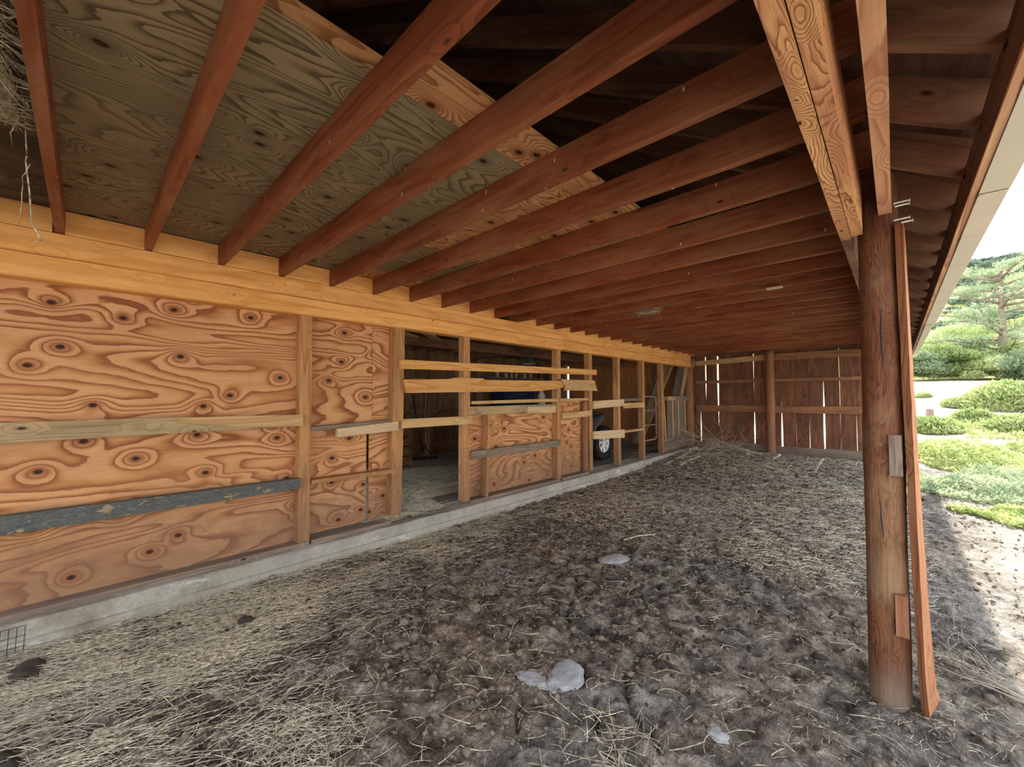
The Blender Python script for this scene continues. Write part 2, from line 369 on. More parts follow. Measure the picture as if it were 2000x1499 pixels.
def m_straw(name, a, b, c2):
    k = NT(name); c = k.co(world=True); n = k.noise(c, 45, 2, .5); n2 = k.noise(c, 1.7, 4, .6)
    col = k.ramp(n, [(.32, a), (.5, b), (.68, c2)])
    col = k.mix(k.ramp(n2, [(.42, 0), (.62, .45)]), col, (.33, .29, .23))
    return k.fin(col, .8)
M['straw'] = m_straw('straw_pale', (.24, .20, .135), (.60, .52, .38), (.95, .87, .67))
M['hay'] = m_straw('hay_green', (.34, .31, .18), (.60, .53, .34), (.88, .78, .54))
M['hay_in'] = m_straw('hay_bedding', (.34, .33, .25), (.68, .65, .5), (.95, .92, .75))
M['twig'] = plain('twig', (.42, .35, .27), .85, 0, .3, 30)
def m_leaf(name, a, b, c2, sc=3.0):
    k = NT(name); c = k.co(world=True); n = k.noise(c, sc, 4, .6)
    col = k.ramp(n, [(.36, a), (.5, b), (.65, c2)])
    k.b.inputs['Transmission Weight'].default_value = 0
    k.fin(col, .65)
    tr = k.n.new('ShaderNodeBsdfTranslucent'); k.set(tr.inputs[0], col); mx = k.n.new('ShaderNodeMixShader'); mx.inputs[0].default_value = .38
    k.l.new(k.b.outputs[0], mx.inputs[1]); k.l.new(tr.outputs[0], mx.inputs[2]); k.l.new(mx.outputs[0], k.out.inputs[0])
    return k.m
M['weed'] = m_leaf('weed', (.24, .32, .10), (.46, .52, .20), (.68, .69, .38), 4.5)
M['weed_grey'] = m_leaf('weed_grey', (.28, .36, .20), (.47, .54, .34), (.68, .71, .50), 4.5)
M['bush'] = m_leaf('bush', (.26, .33, .12), (.42, .49, .20), (.58, .63, .32), .5)
M['pine'] = m_leaf('pine', (.20, .27, .15), (.33, .41, .24), (.50, .56, .36), .7)
M['shrub'] = m_leaf('shrub', (.09, .13, .10), (.14, .19, .14), (.21, .26, .19), .3)
M['bark'] = plain('bark', (.28, .21, .17), .9, 0, .4, 6, 1)

# ------------------------------------------------------------------ terrain (floor of the shed and the land around it)
def fbm(x, y, seed, octaves=5, base=1.0, gain=.5):
    rs = np.random.RandomState(seed); tot = np.zeros_like(x); amp = 1.0; f = base
    for o in range(octaves):
        T = rs.rand(256, 256)
        xx = x * f + 17.3 * o; yy = y * f + 5.1 * o
        xi = np.floor(xx).astype(int); yi = np.floor(yy).astype(int); fx = xx - xi; fy = yy - yi
        fx = fx * fx * (3 - 2 * fx); fy = fy * fy * (3 - 2 * fy)
        g = lambda a, b: T[(xi + a) & 255, (yi + b) & 255]
        tot += amp * ((g(0, 0) * (1 - fx) + g(1, 0) * fx) * (1 - fy) + (g(0, 1) * (1 - fx) + g(1, 1) * fx) * fy - .5)
        amp *= gain; f *= 2.03
    return tot
def sm(a, b, v):
    t = np.clip((v - a) / (b - a), 0, 1); return t * t * (3 - 2 * t)
CR = []   # trampled-mud cracks as polylines of ground points
for poly in ([(1118, 1085), (1105, 1100), (1130, 1135), (1122, 1165), (1105, 1200), (1115, 1215), (1160, 1225), (1180, 1240)],
             [(1245, 1285), (1228, 1310), (1222, 1350), (1238, 1395), (1262, 1430), (1290, 1470)], [(1165, 1380), (1195, 1388), (1225, 1382)],
             [(1160, 1360), (1166, 1400), (1170, 1430)], [(1035, 1240), (1036, 1262), (1048, 1275)], [(940, 1318), (950, 1345), (1000, 1355)],
             [(1015, 1370), (1008, 1410), (1018, 1440)]):
    CR.append([at(px, py, Z=0.0) for px, py in poly])
def ground_z(x, y):
    x = np.asarray(x, float); y = np.asarray(y, float)
    z = .15 * sm(5.5, 9.8, y) * (1 - sm(3.2, 4.2, x)) * 1.0 - .03 * np.exp(-((x - .35) / .25) ** 2) * (1 - sm(6, 8, y))
    z += .035 * fbm(x, y, 3, 4, .8) + .018 * fbm(x, y, 5, 4, 5.0, .6)
    far = np.maximum(y - 10.5, 0); out = 1.0
    z += .068 * far - .0 * out
    hill = np.maximum(np.hypot(x * .55, y) - 58, 0)
    z += .215 * hill * sm(0, 40, hill) + sm(58, 90, np.hypot(x * .55, y)) * 6 * fbm(x, y, 21, 4, .012)
    z -= .0022 * np.maximum(hill - 130, 0) ** 2 * 0
    z += sm(6, 14, y) * .12 * fbm(x, y, 11, 4, .35)
    z = np.where(x < -.05, np.minimum(z, .02 + .068 * far + (.215 * hill * sm(0, 40, hill))), z)
    return z
xs = np.concatenate([-3.9 - np.geomspace(.5, 70, 26)[::-1], np.arange(-3.9, -.1, .4), np.arange(-.05, 4.3, .016), 4.3 + np.cumsum(.016 * 1.03 ** np.arange(60)), ])
xe = xs[-1]; xs = np.concatenate([xs, xe + np.geomspace(.12, 120, 60)])
ys = np.concatenate([-.65 - np.geomspace(.05, 60, 34)[::-1], np.arange(-.65, 4.4, .016), np.arange(4.42, 10.4, .034), ])
ye = ys[-1]; ys = np.concatenate([ys, ye + np.geomspace(.05, 190, 120)])
GX, GY = np.meshgrid(xs, ys, indexing='ij')
GZ = ground_z(GX, GY)
near = (1 - sm(4.6, 8, GX)) * (1 - sm(9, 12, GY)) * sm(-.1, .05, GX)
b1 = fbm(GX, GY, 31, 3, 16, .6); b2 = fbm(GX, GY, 37, 2, 34, .6)
GZ += near * (.028 * b1 + .014 * b2 + .03 * np.maximum(fbm(GX, GY, 41, 2, 9, .5), 0) * sm(.0, .5, fbm(GX, GY, 43, 2, .7) + .2))
for P in CR:
    for a, b in zip(P[:-1], P[1:]):
        ax, ay, bx, by = a[0], a[1], b[0], b[1]; L2 = (bx - ax) ** 2 + (by - ay) ** 2
        i0, i1 = np.searchsorted(xs, [min(ax, bx) - .15, max(ax, bx) + .15]); j0, j1 = np.searchsorted(ys, [min(ay, by) - .15, max(ay, by) + .15])
        X = GX[i0:i1, j0:j1] + .012 * b2[i0:i1, j0:j1]; Y = GY[i0:i1, j0:j1] + .012 * b1[i0:i1, j0:j1]
        t = np.clip(((X - ax) * (bx - ax) + (Y - ay) * (by - ay)) / L2, 0, 1); d = np.hypot(X - ax - t * (bx - ax), Y - ay - t * (by - ay))
        GZ[i0:i1, j0:j1] = np.minimum(GZ[i0:i1, j0:j1], GZ[i0:i1, j0:j1] - .035 * np.exp(-(d / .014) ** 2))
def gz(x, y):
    i = int(np.clip(np.searchsorted(xs, x), 1, len(xs) - 1)); j = int(np.clip(np.searchsorted(ys, y), 1, len(ys) - 1))
    return float(GZ[i, j])
nx, ny = GX.shape
idx = np.arange(nx * ny).reshape(nx, ny)
F = np.stack([idx[:-1, :-1], idx[1:, :-1], idx[1:, 1:], idx[:-1, 1:]], -1).reshape(-1, 4)
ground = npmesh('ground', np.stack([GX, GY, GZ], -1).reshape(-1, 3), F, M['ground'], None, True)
tag(ground, kind='structure')

# ------------------------------------------------------------------ long wall (x = 0 is the face of its header)
wall = empty('wall_left', kind='structure')
# concrete curb and slab
floor = empty('floor', kind='structure')
def curb():
    m = MB(); n = 60; prof = [(-.22, -.1), (.085, -.1), (.08, .055), (.062, .06), (.058, .138), (.045, .15), (-.22, .15)]
    ysr = np.linspace(-2.6, 10.1, n)
    vs = []; fs = []
    for i, y in enumerate(ysr):
        for (a, b) in prof: vs.append((a + random.uniform(-.004, .004), y, b + random.uniform(-.003, .003) + .02 * sm(5, 9.5, y)))
    k = len(prof)
    for i in range(n - 1):
        for j in range(k): fs.append((i * k + j, i * k + (j + 1) % k, (i + 1) * k + (j + 1) % k, (i + 1) * k + j))
    fs = [f[::-1] for f in fs]
    return meshobj('curb', vs, fs, M['concrete'], wall, None)
curb()
box('slab', -3.85, -.2, -2.6, 10.2, -.1, .165, M['slab'], floor)
# sill plates
for y0, y1 in ((-2.6, 1.30), (1.32, 2.05), (3.05, 4.75), (4.8, 5.5)):
    board('sill_plate', (-.085, y0, .163), (-.085, y1, .163), .125, .034, M['grey_wood'], wall, side=(1, 0, 0), seg=6, jit=.002)
# plywood sheets on the barn side of the studs
def sheet(name, y0, y1, z0, z1, x, mat, parent, t=.014):
    return prism(name, [(0, 0), (y1 - y0, 0), (y1 - y0, z1 - z0), (0, z1 - z0)], x - t, x, (0, y0, z0), (0, 1, 0), (0, 0, 1), mat, parent)
sheet('plywood_sheet', -2.55, -1.18, .16, 2.07, -.128, M['ply_wall'], wall)
sheet('plywood_sheet', -1.177, 1.262, .175, 1.135, -.128, M['ply_wall'], wall)
sheet('plywood_sheet', -1.177, 1.262, 1.138, 2.07, -.128, M['ply_wall'], wall)
sheet('plywood_sheet', 1.265, 1.845, .20, 1.10, -.128, M['ply_wall'], wall)
sheet('plywood_sheet', 1.265, 1.90, 1.103, 2.07, -.128, M['ply_wall'], wall)
sheet('plywood_panel', 1.903, 2.13, 1.103, 2.07, -.128, M['ply_wall'], wall)
sheet('plywood_panel', 1.875, 2.13, .20, 1.10, -.128, M['ply_wall'], wall)
sheet('plywood_sheet', 3.0, 4.755, .19, 1.15, -.128, M['ply_wall'], wall)
sheet('plywood_sheet', 4.76, 5.52, .19, .70, -.128, M['ply_wall'], wall)
sheet('plywood_sheet', 4.76, 5.52, .703, 1.30, -.128, M['ply_wall'], wall)
# studs
for y0, y1, lean in ((1.22, 1.305, 0), (2.962, 3.054, 0), (4.709, 4.80, -.004), (5.552, 5.649, 0), (6.462, 6.563, .01), (7.43, 7.525, 0), (8.312, 8.415, 0)):
    yc = (y0 + y1) / 2
    board('stud', (-.083, yc + lean, .16 if y0 > 6 else .18), (-.083, yc, 2.06), .09, .094, M['stud'], wall, side=(0, 1, 0), seg=7, jit=.003)
board('stud', (-.085, 2.107, .17), (-.085, 2.135, 2.06), .115, .115, M['stud'], wall, side=(0, 1, 0), seg=8, jit=.004)
board('stud', (-.05, 3.29, .19), (-.05, 3.33, 1.14), .09, .035, M['stud'], wall, side=(1, 0, 0), seg=4, jit=.002)   # short batten on edge
def log(name, x, y, z0, z1, r0, r1, mat, parent=None, n=24, seg=40, lean=(0, 0), wob=.004, crack=None, seed=0):
    vs = []; fs = []
    for i in range(seg + 1):
        u = i / seg; z = z0 + (z1 - z0) * u; r = r0 + (r1 - r0) * u
        for k in range(n):
            a = 2 * math.pi * k / n; p = Vector((math.cos(a) * 2, math.sin(a) * 2, z * 2.2 + seed))
            rr = r + mnoise.noise(p) * wob + mnoise.noise(p * 4) * wob * .4
            vs.append((lean[0] * u + rr * math.cos(a), lean[1] * u + rr * math.sin(a), z - z0))
    for i in range(seg):
        for k in range(n): fs.append((i * n + k, i * n + (k + 1) % n, (i + 1) * n + (k + 1) % n, (i + 1) * n + k))
    fs.append(tuple(range(n))[::-1]); fs.append(tuple(seg * n + k for k in range(n)))
    mt = Matrix.Translation((x, y, z0))
    return meshobj(name, vs, fs, mat, parent, mt, True)
log('log_stud', -.085, 5.485, .17, 1.29, .055, .052, M['log_wood'], wall, 14, 14)
log('corner_post', -.10, 9.99, .1, 2.06, .12, .12, M['log_wood'], wall, 18, 20)
# header: two courses of boards with a rounded lower face
def header(y0, y1, z):
    prof = [(-.14, z), (-.022, z), (-.008, z + .008), (0, z + .028), (.001, z + .06), (-.005, z + .085), (-.007, z + .137), (-.14, z + .137)]
    seg = max(3, int((y1 - y0) / .35)); vs = []; fs = []; k = len(prof)
    for i in range(seg + 1):
        y = (y1 - y0) * i / seg
        for (a, b) in prof: vs.append((y, b - z + random.uniform(-.001, .001), a + random.uniform(-.0012, .0012)))
    for i in range(seg):
        for j in range(k): fs.append((i * k + j, i * k + (j + 1) % k, (i + 1) * k + (j + 1) % k, (i + 1) * k + j))
    fs.append(tuple(range(k))[::-1]); fs.append(tuple(seg * k + j for j in range(k)))
    return meshobj('header_board', vs, fs, M['header'], wall, frame((0, y0, z), (0, 1, 0), (0, 0, 1), (1, 0, 0)))
for z in (2.052, 2.195):
    for y0, y1 in ((-2.6, 4.813), (4.817, 9.92)): header(y0, y1, z)
m = lump('header_end', (-.02, 10.0, 2.15), .1, M['fence_rail'], wall, 2, .2, 2, 4, (.9, .9, 1.6))
# nail and bolt heads in the header
for y, z in ((1.271, 2.262), (1.277, 2.15), (2.176, 2.065), (3.031, 2.236), (3.039, 2.08), (4.79, 2.24), (4.85, 2.24), (4.79, 2.08), (4.85, 2.08), (6.5, 2.23), (8.3, 2.22)):
    b = MB(); b.tube([(-.004, y, z), (.004, y, z)], .007, 8); b.build('bolt_head', M['galv'], wall)

# rails nailed across the studs
XB, XF = -.033, .003
def R_(name, a, mat, lab=None, xb=XB, xf=XF, extra=None):
    o = rail(name, *a, xb, xf, mat, wall, extra)
    if lab: o['label'] = lab
    return o
R_('rail', (-1.6, 1.10, 1.24, 1.232, 1.135, 1.228), M['rail_grey'], 'weathered grey-brown rail, its upper edge split', extra=[(-1.6, 1.11), (-.31, 1.127), (1.232, 1.135), (1.231, 1.228), (.55, 1.232), (.48, 1.238), (-.318, 1.236), (-1.6, 1.23)])
R_('rail', (.42, 1.165, 1.232, 1.228, 1.137, 1.229), M['rail_tan'], None, XF, XF + .012, extra=[(.42, 1.205), (.60, 1.185), (.80, 1.150), (1.229, 1.140), (1.226, 1.229), (.45, 1.234)])
R_('rail', (-1.6, .62, .74, 1.224, .629, .709), M['rail_blue'], 'rail with worn blue-black paint', -.07, -.005)
R_('rail', (1.311, 1.085, 1.12, 2.084, 1.115, 1.149), M['grey_wood'], None, -.125, -.036)
R_('rail_block', (1.515, 1.021, 1.093, 2.101, 1.045, 1.133), M['rail_white'], 'short pale board', -.034, .012, extra=[(1.512, 1.021), (2.103, 1.045), (2.101, 1.133), (1.515, 1.095)])
R_('rail', (1.316, .644, .678, 2.098, .630, .670), M['stud'], None, -.125, -.02)
R_('rail', (2.125, 1.647, 1.738, 5.714, 1.717, 1.801), M['rail_amber'], 'long amber board high across the opening', -.028, .008)
R_('rail', (2.166, 1.40, 1.542, 4.9, 1.45, 1.59), M['rail_amber'], 'wide amber board with a broken end', -.028, .008,
   extra=[(2.166, 1.542), (2.196, 1.409), (4.30, 1.445), (4.62, 1.478), (4.86, 1.512), (4.84, 1.595), (3.25, 1.568), (3.22, 1.585), (2.80, 1.580), (2.72, 1.563)])
R_('rail', (4.72, 1.455, 1.60, 5.66, 1.458, 1.62), M['rail_tan'], None, .009, .038, extra=[(4.80, 1.458), (5.70, 1.458), (5.66, 1.49), (5.60, 1.623), (4.72, 1.618), (4.82, 1.50)])
R_('rail', (2.140, 1.061, 1.151, 3.046, 1.060, 1.148), M['rail_tan'], 'board across the doorway at chest height', -.03, .008)
R_('rail', (3.085, 1.283, 1.318, 4.705, 1.294, 1.339), M['rail_tan'], 'ledge board above the half wall', -.12, -.036)
R_('rail', (3.05, 1.153, 1.253, 4.704, 1.161, 1.257), M['rail_grey'], None, -.125, -.045)
R_('rail_block', (4.02, 1.145, 1.234, 4.631, 1.141, 1.229), M['rail_white'], 'short pale board', -.044, .004)
R_('rail', (3.054, .655, .743, 4.722, .651, .746), M['grey_wood'], 'grey weathered rail', -.03, .006)
R_('rail', (4.787, 1.047, 1.129, 5.551, 1.056, 1.146), M['rail_tan'], None, -.028, .006)
R_('rail', (4.803, 1.300, 1.338, 5.539, 1.305, 1.342), M['rail_tan'], None, -.12, -.04)
R_('rail', (5.63, 1.169, 1.292, 6.62, 1.200, 1.319), M['rail_white'], 'pale board', -.03, .006)
R_('rail', (6.625, 1.153, 1.245, 7.47, 1.154, 1.253), M['rail_tan'], None, -.035, -.005)
R_('rail', (6.58, 1.282, 1.319, 7.43, 1.284, 1.333), M['grey_wood'], None, -.12, -.04)
R_('rail', (5.62, .684, .807, 6.627, .633, .779), M['rail_white'], 'pale board', -.03, .006)
R_('rail', (6.60, .71, .751, 7.455, .709, .748), M['rail_tan'], None, -.12, -.036)

# ------------------------------------------------------------------ joists, loft floor, rafters, roof
ceiling = empty('ceiling', kind='structure')
J0, JS = .245, .397
for k in range(-3, 25):
    y = J0 + JS * k
    if k in (-1,): y += .01
    o = board('joist', (-.14, y + .019, 2.4075), (3.475, y + .019, 2.4075), .141, .038, M['joist'], ceiling, seg=8, jit=.0022, bow=random.uniform(-.004, .003))
    if k != 8:
        rail('blocking', y + .039, 2.336, 2.474, y + JS - .001, 2.336, 2.474, -.045, -.008, M['header'], ceiling)
board('blocking', (-.03, 3.52, 2.335), (-.03, 3.52, 2.47), .04, .03, M['rail_tan'], ceiling, seg=1)
def loft(x0, x1, y0, y1, mat, z=2.480, name='loft_sheet', t=.018):
    z += random.uniform(0, .003)
    if (x1 - x0) > (y1 - y0) * 1.0 + 5: pass
    return prism(name, [(0, 0), (y1 - y0, 0), (y1 - y0, -(x1 - x0)), (0, -(x1 - x0))], 0, -t if False else t, (x0, y0, z), (0, 1, 0), (-1, 0, 0), mat, ceiling)
loft(-.14, 1.020, -.15, .735, M['ply_loft']); loft(1.024, 2.245, -.15, .735, M['ply_loft'])
loft(2.12, 2.297, -.15, .75, M['ply_loft_orange'], 2.505, 'loft_strip')
loft(-.14, 1.020, .738, 1.46, M['ply_loft']); loft(1.024, 2.245, .738, 1.46, M['ply_loft'])
loft(2.248, 2.448, .753, 3.19, M['ply_loft_orange'])
loft(-.14, .26, 1.463, 3.19, M['ply_loft_orange']); loft(.263, 1.02, 1.463, 2.29, M['ply_loft']); loft(1.024, 2.245, 1.463, 3.19, M['ply_loft_orange'])
loft(.263, 1.02, 2.293, 3.19, M['ply_loft'])
for yy in (3.193, 5.63, 8.06):
    y1 = min(yy + 2.434, 10.1)
    loft(-.14, 1.02, yy, y1, M['ply_loft_orange'] if yy < 4 else M['ply_loft']); loft(1.024, 2.245, yy, y1, M['ply_loft_orange'])
    loft(2.248, 2.45, yy, y1, M['ply_loft'])
RZ = lambda x: 2.2 - .62 * (x - 3.73)       # underside of the rafters
roof = empty('roof', kind='structure')
sl = Vector((-1, 0, .62)).normalized(); nrm = Vector((.62, 0, 1)).normalized()
for k in range(-4, 26):
    y = J0 + JS * k + .059
    a = Vector((3.735, y, RZ(3.735))) + nrm * .07; b = Vector((-.06, y, RZ(-.06))) + nrm * .07
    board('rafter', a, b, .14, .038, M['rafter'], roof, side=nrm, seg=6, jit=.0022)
for i in range(4):
    for j in range(5):
        y0 = -1.55 + j * 2.44; y1 = min(y0 + 2.435, 10.5)
        s0 = i * 1.17; s1 = s0 + 1.165
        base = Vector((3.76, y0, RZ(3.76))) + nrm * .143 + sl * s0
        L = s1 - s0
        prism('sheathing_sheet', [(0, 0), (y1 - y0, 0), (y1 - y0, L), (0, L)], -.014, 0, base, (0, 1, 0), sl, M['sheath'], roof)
def roofskin(x0, z0, x1, z1):
    return prism('roofing', [(0, 0), (12.2, 0), (12.2, 1), (0, 1)], 0, .01, (0, 0, 0), (0, 1, 0), (0, 0, 1), M['roofing'], roof)
zr = RZ(-.1) + .175
meshobj('roofing', [(3.80, -1.6, RZ(3.80) + .19), (3.80, 10.6, RZ(3.80) + .19), (-.1, 10.6, zr + .01), (-.1, -1.6, zr + .01),
                    (3.80, -1.6, RZ(3.80) + .175), (3.80, 10.6, RZ(3.80) + .175), (-.1, 10.6, zr), (-.1, -1.6, zr)], [(0, 1, 2, 3), (7, 6, 5, 4), (0, 4, 5, 1), (2, 6, 7, 3), (0, 3, 7, 4), (1, 5, 6, 2)], M['roofing'], roof)
meshobj('roofing', [(-.1, -1.6, zr + .01), (-.1, 10.6, zr + .01), (-4.2, 10.6, zr - 2.53), (-4.2, -1.6, zr - 2.53), (-.1, -1.6, zr), (-.1, 10.6, zr), (-4.2, 10.6, zr - 2.54), (-4.2, -1.6, zr - 2.54)],
        [(0, 1, 2, 3), (7, 6, 5, 4), (0, 4, 5, 1), (2, 6, 7, 3), (0, 3, 7, 4), (1, 5, 6, 2)], M['roofing'], roof)
# unseen gable panels added to keep light out, loft-high partition over the long wall
prism('gable_light_block', [(-3.9, 2.3), (3.6, 2.3), (3.6, RZ(3.6) + .1), (-.1, zr - .06), (-3.9, 2.35)], 0, -.03, (0, 10.16, 0), (1, 0, 0), (0, 0, 1), M['fence'], roof)
prism('gable_light_block', [(-3.9, 2.5), (-.15, 2.5), (-.1, zr - .06), (-3.9, 2.6)], 0, -.03, (0, -1.5, 0), (1, 0, 0), (0, 0, 1), M['interior'], roof)
prism('gable_light_block', [(-.15, 2.49), (3.6, 2.49), (3.6, RZ(3.6) + .1), (-.1, zr - .06)], 0, -.03, (0, -1.55, 0), (1, 0, 0), (0, 0, 1), M['interior'], roof)  # added behind the camera so the loft stays dark
prism('loft_partition', [(0, 2.5), (11.6, 2.5), (11.6, zr - .05), (0, zr - .05)], -.16, -.14, (0, -1.5, 0), (0, 1, 0), (0, 0, 1), M['interior'], roof)
# fascia and gutter along the eave
fa = board('fascia', (3.751, -1.6, 2.172), (3.751, 10.6, 2.172), .12, .02, M['sheath'], roof, seg=24, jit=.002)
board('fascia_strip', (3.751, -1.6, 2.104), (3.751, 10.6, 2.104), .013, .02, M['plank_pale'], roof, seg=30, jit=.002)
gut = empty('gutter', (3.80, 4, 2.1), label='long beige metal gutter along the eave of the open side', cat='gutter')
def gseg(y0, y1, w, zb, sag=0):
    prof = [(3.763, 2.20), (3.763, zb), (3.763 + w * .82, zb - .002), (3.763 + w, zb + .05), (3.763 + w, zb + .105), (3.763 + w - .014, zb + .105), (3.763 + w - .014, zb + .1), (3.763 + w - .004, zb + .1), (3.763 + w - .004, zb + .052), (3.763 + w * .80, zb + .003), (3.767, zb + .004), (3.767, 2.20)]
    m = MB(); k = len(prof); n = max(2, int((y1 - y0) / .3)); vs = []; fs = []
    for i in range(n + 1):
        for (a, b) in prof: vs.append((a, y0 + (y1 - y0) * i / n, b))
    for i in range(n):
        for j in range(k): fs.append((i * k + j, i * k + (j + 1) % k, (i + 1) * k + (j + 1) % k, (i + 1) * k + j))
    fs.append(tuple(range(k))[::-1]); fs.append(tuple(n * k + j for j in range(k)))
    m.add(vs, fs); return m.build('gutter_length', M['gutter'], gut)
gseg(-1.6, 2.2, .088, 2.093); gseg(2.2, 5.9, .086, 2.091); gseg(5.9, 10.6, .07, 2.085)
for y in (1.15, 2.2, 2.75, 3.3, 4.1, 4.5, 5.3, 5.9, 7.2):
    m = MB(); m.box(3.764, 3.832 if y < 5.95 else 3.818, y, y + .012, 2.086 if y < 5.95 else 2.08, 2.093); m.build('gutter_seam', M['gutter'], gut)

# ------------------------------------------------------------------ outer beams, post, brace
beam = empty('beam', (3.39, .5, 2.1), label='doubled bold-grained orange beam running overhead to the round log post', cat='beam', kind='thing')
board('beam_plank', (3.376, -1.5, 2.2175), (3.376, 2.44, 2.2175), .232, .038, M['glulam'], beam, seg=10, jit=.0025)
board('beam_plank', (3.417, -1.5, 2.2175), (3.417, 2.415, 2.2175), .232, .038, M['glulam'], beam, seg=10, jit=.0025)
beam2 = empty('beam', (3.376, 5, 2.1), label='single darker beam plank carrying on beyond the round log post', cat='beam', kind='thing')
board('beam_plank', (3.376, 2.445, 2.2175), (3.376, 10.0, 2.2175), .228, .038, M['rafter'], beam2, seg=14, jit=.002)
led = empty('edge_plank', (3.51, .5, 2.2), label='pale pinkish plank on edge overhead, ending at the top of the log post', cat='plank', kind='thing')
board('plank', (3.512, -1.5, 2.262), (3.512, 2.50, 2.262), .124, .046, M['plank_pale'], led, seg=8, jit=.002)
for (px, py, L) in ((1745, 398, .05), (1747, 404, .045), (1745, 431, .05), (1760, 435, .035)):
    p = at(px, py, Y=2.42); m = MB(); m.tube([p, p + Vector((L, .01, .004))], .0035, 6); m.tube([p + Vector((L, .01, .004)), p + Vector((L + .003, .01, .004))], .007, 6)
    m.build('nail', M['galv'], led)
post = log('log_post', 3.477, 2.575, -.12, 2.42, .0735, .0715, M['post'], None, 32, 60, (.008, 0), .0035)
tag(post, 'thick round brown log post with cracks holding up the eave beam', 'post', kind='thing')
for (px0, py0, px1, py1, c) in ((1718, 575, 1726, 750, 0), (1716, 955, 1733, 1115, 1)):
    a = at(px0, py0, Y=2.50); b = at(px1, py1, Y=2.50); m = MB()
    pts = []
    for i in range(9):
        u = i / 8; p = a.lerp(b, u); dx = p.x - 3.48
        p.y = 2.577 - math.sqrt(max(.0735 ** 2 - dx * dx, 0)) + .0012; p.x += math.sin(u * 9 + c) * .0018; pts.append(p)
    m.tube(pts, [.0006 + .0022 * math.sin(math.pi * i / 8) for i in range(9)], 5); m.build('crack', M['black'], post)
def rbox(name, px0, py0, px1, py1, y0, y1, mat, parent):
    a = at(px0, py0, Y=y0); b = at(px1, py1, Y=y0)
    return prism(name, [(0, 0), (a.z - b.z, 0), (a.z - b.z, b.x - a.x), (0, b.x - a.x)], 0, y1 - y0, (a.x, y0, b.z), (0, 0, 1), (1, 0, 0), mat, parent)
for i, (q, lab) in enumerate((((1735, 850, 1764, 932), 'sawn grey block let into the log post at waist height'), ((1748, 1162, 1777, 1250), 'sawn brown block let into the log post near the ground'))):
    o = rbox('wood_block', q[0], q[1], q[2], q[3], 2.487, 2.66, M['grey_wood'] if i == 0 else M['fence_rail'], None); tag(o, lab, 'block')
def brace():
    n = 24; bot = [(3.578, 2.535), (3.600, 2.498), (3.640, 2.646), (3.612, 2.668)]; top = [(3.543, 2.500), (3.570, 2.482), (3.578, 2.60), (3.555, 2.63)]
    vs = []; fs = []
    for i in range(n + 1):
        u = i / n; z = -.03 + 2.17 * u; e = u ** .55 if u > 0 else 0
        for j, (p, q) in enumerate(zip(bot, top)):
            fr = (.03 * (j == 1) - .0 + (.05 if j in (2, 3) else 0)) if i == 0 else 0
            vs.append((z + fr - .0, p[0] + (q[0] - p[0]) * e + random.uniform(-.0012, .0012), p[1] + (q[1] - p[1]) * e + random.uniform(-.0012, .0012)))
    for i in range(n):
        for j in range(4): fs.append((4 * i + j, 4 * i + (j + 1) % 4, 4 * i + 4 + (j + 1) % 4, 4 * i + 4 + j))
    fs.append((3, 2, 1, 0)); fs.append((4 * n, 4 * n + 1, 4 * n + 2, 4 * n + 3)); fs = [f[::-1] for f in fs]
    return meshobj('slab_board', vs, fs, M['brace'], None, frame((0, 0, 0), (0, 0, 1), (1, 0, 0), (0, 1, 0)))
tag(brace(), 'tall rough orange-brown board standing against the outer side of the log post', 'board')

# ------------------------------------------------------------------ end wall of upright boards
wb_ = empty('wall_back', kind='structure')
YB = 10.15
def bx(c): return at(1340 + c / 5.5556, 790, Y=YB).x
def fence_board(l, r, mat=None, z0=.04, z1=2.34, y=YB):
    """l, r: x of the left and right edge at four heights"""
    hs = [z0, .6, 1.15, 1.75, z1]
    pts = []
    for h, x in zip(hs, l): pts.append((h, x + random.uniform(-.002, .002)))
    for h, x in list(zip(hs, r))[::-1]: pts.append((h, x + random.uniform(-.002, .002)))
    dy = random.uniform(0, .008)
    return prism('fence_board', pts, dy, dy + .02, (0, y, 0), (0, 0, 1), (1, 0, 0), mat or M['fence'], wb_)
edges = [60, 158, 218, 300, 350, 425, 580, 740, 895, 1035, 1190, 1335, 1495, 1670, 1845, 2000]
#        light shows between boards: (low, .6, 1.15, 1.75, top) half gaps in metres
gaps = {158: (.003, .013, 0, 0, 0), 218: (0, 0, .0, .012, .010), 350: (0, .002, .012, .017, .016), 740: (.004, .017, 0, .003, .006), 895: (.014, .016, .003, 0, 0),
        1035: (.018, .017, .003, .001, 0), 1495: (.004, .016, .012, 0, 0), 1335: (.007, .003, 0, 0, 0), 1845: (.005, .002, 0, 0, 0), 425: (.003, 0, 0, 0, 0), 1190: (.001, .001, .001, .001, .001), 300: (.004, 0, 0, 0, 0), 580: (.001, 0, 0, .002, .002), 1670: (.001, .001, .001, .001, .001)}
for a, b in zip(edges[:-1], edges[1:]):
    ga = gaps.get(a, (.001,) * 5); gb = gaps.get(b, (.001,) * 5)
    fence_board([bx(a) + g for g in ga], [bx(b) - g for g in gb])
x = bx(2000)
while x < 3.46:
    x2 = min(x + .14, 3.46); fence_board([x + .001] * 5, [x2 - .002] * 5); x = x2
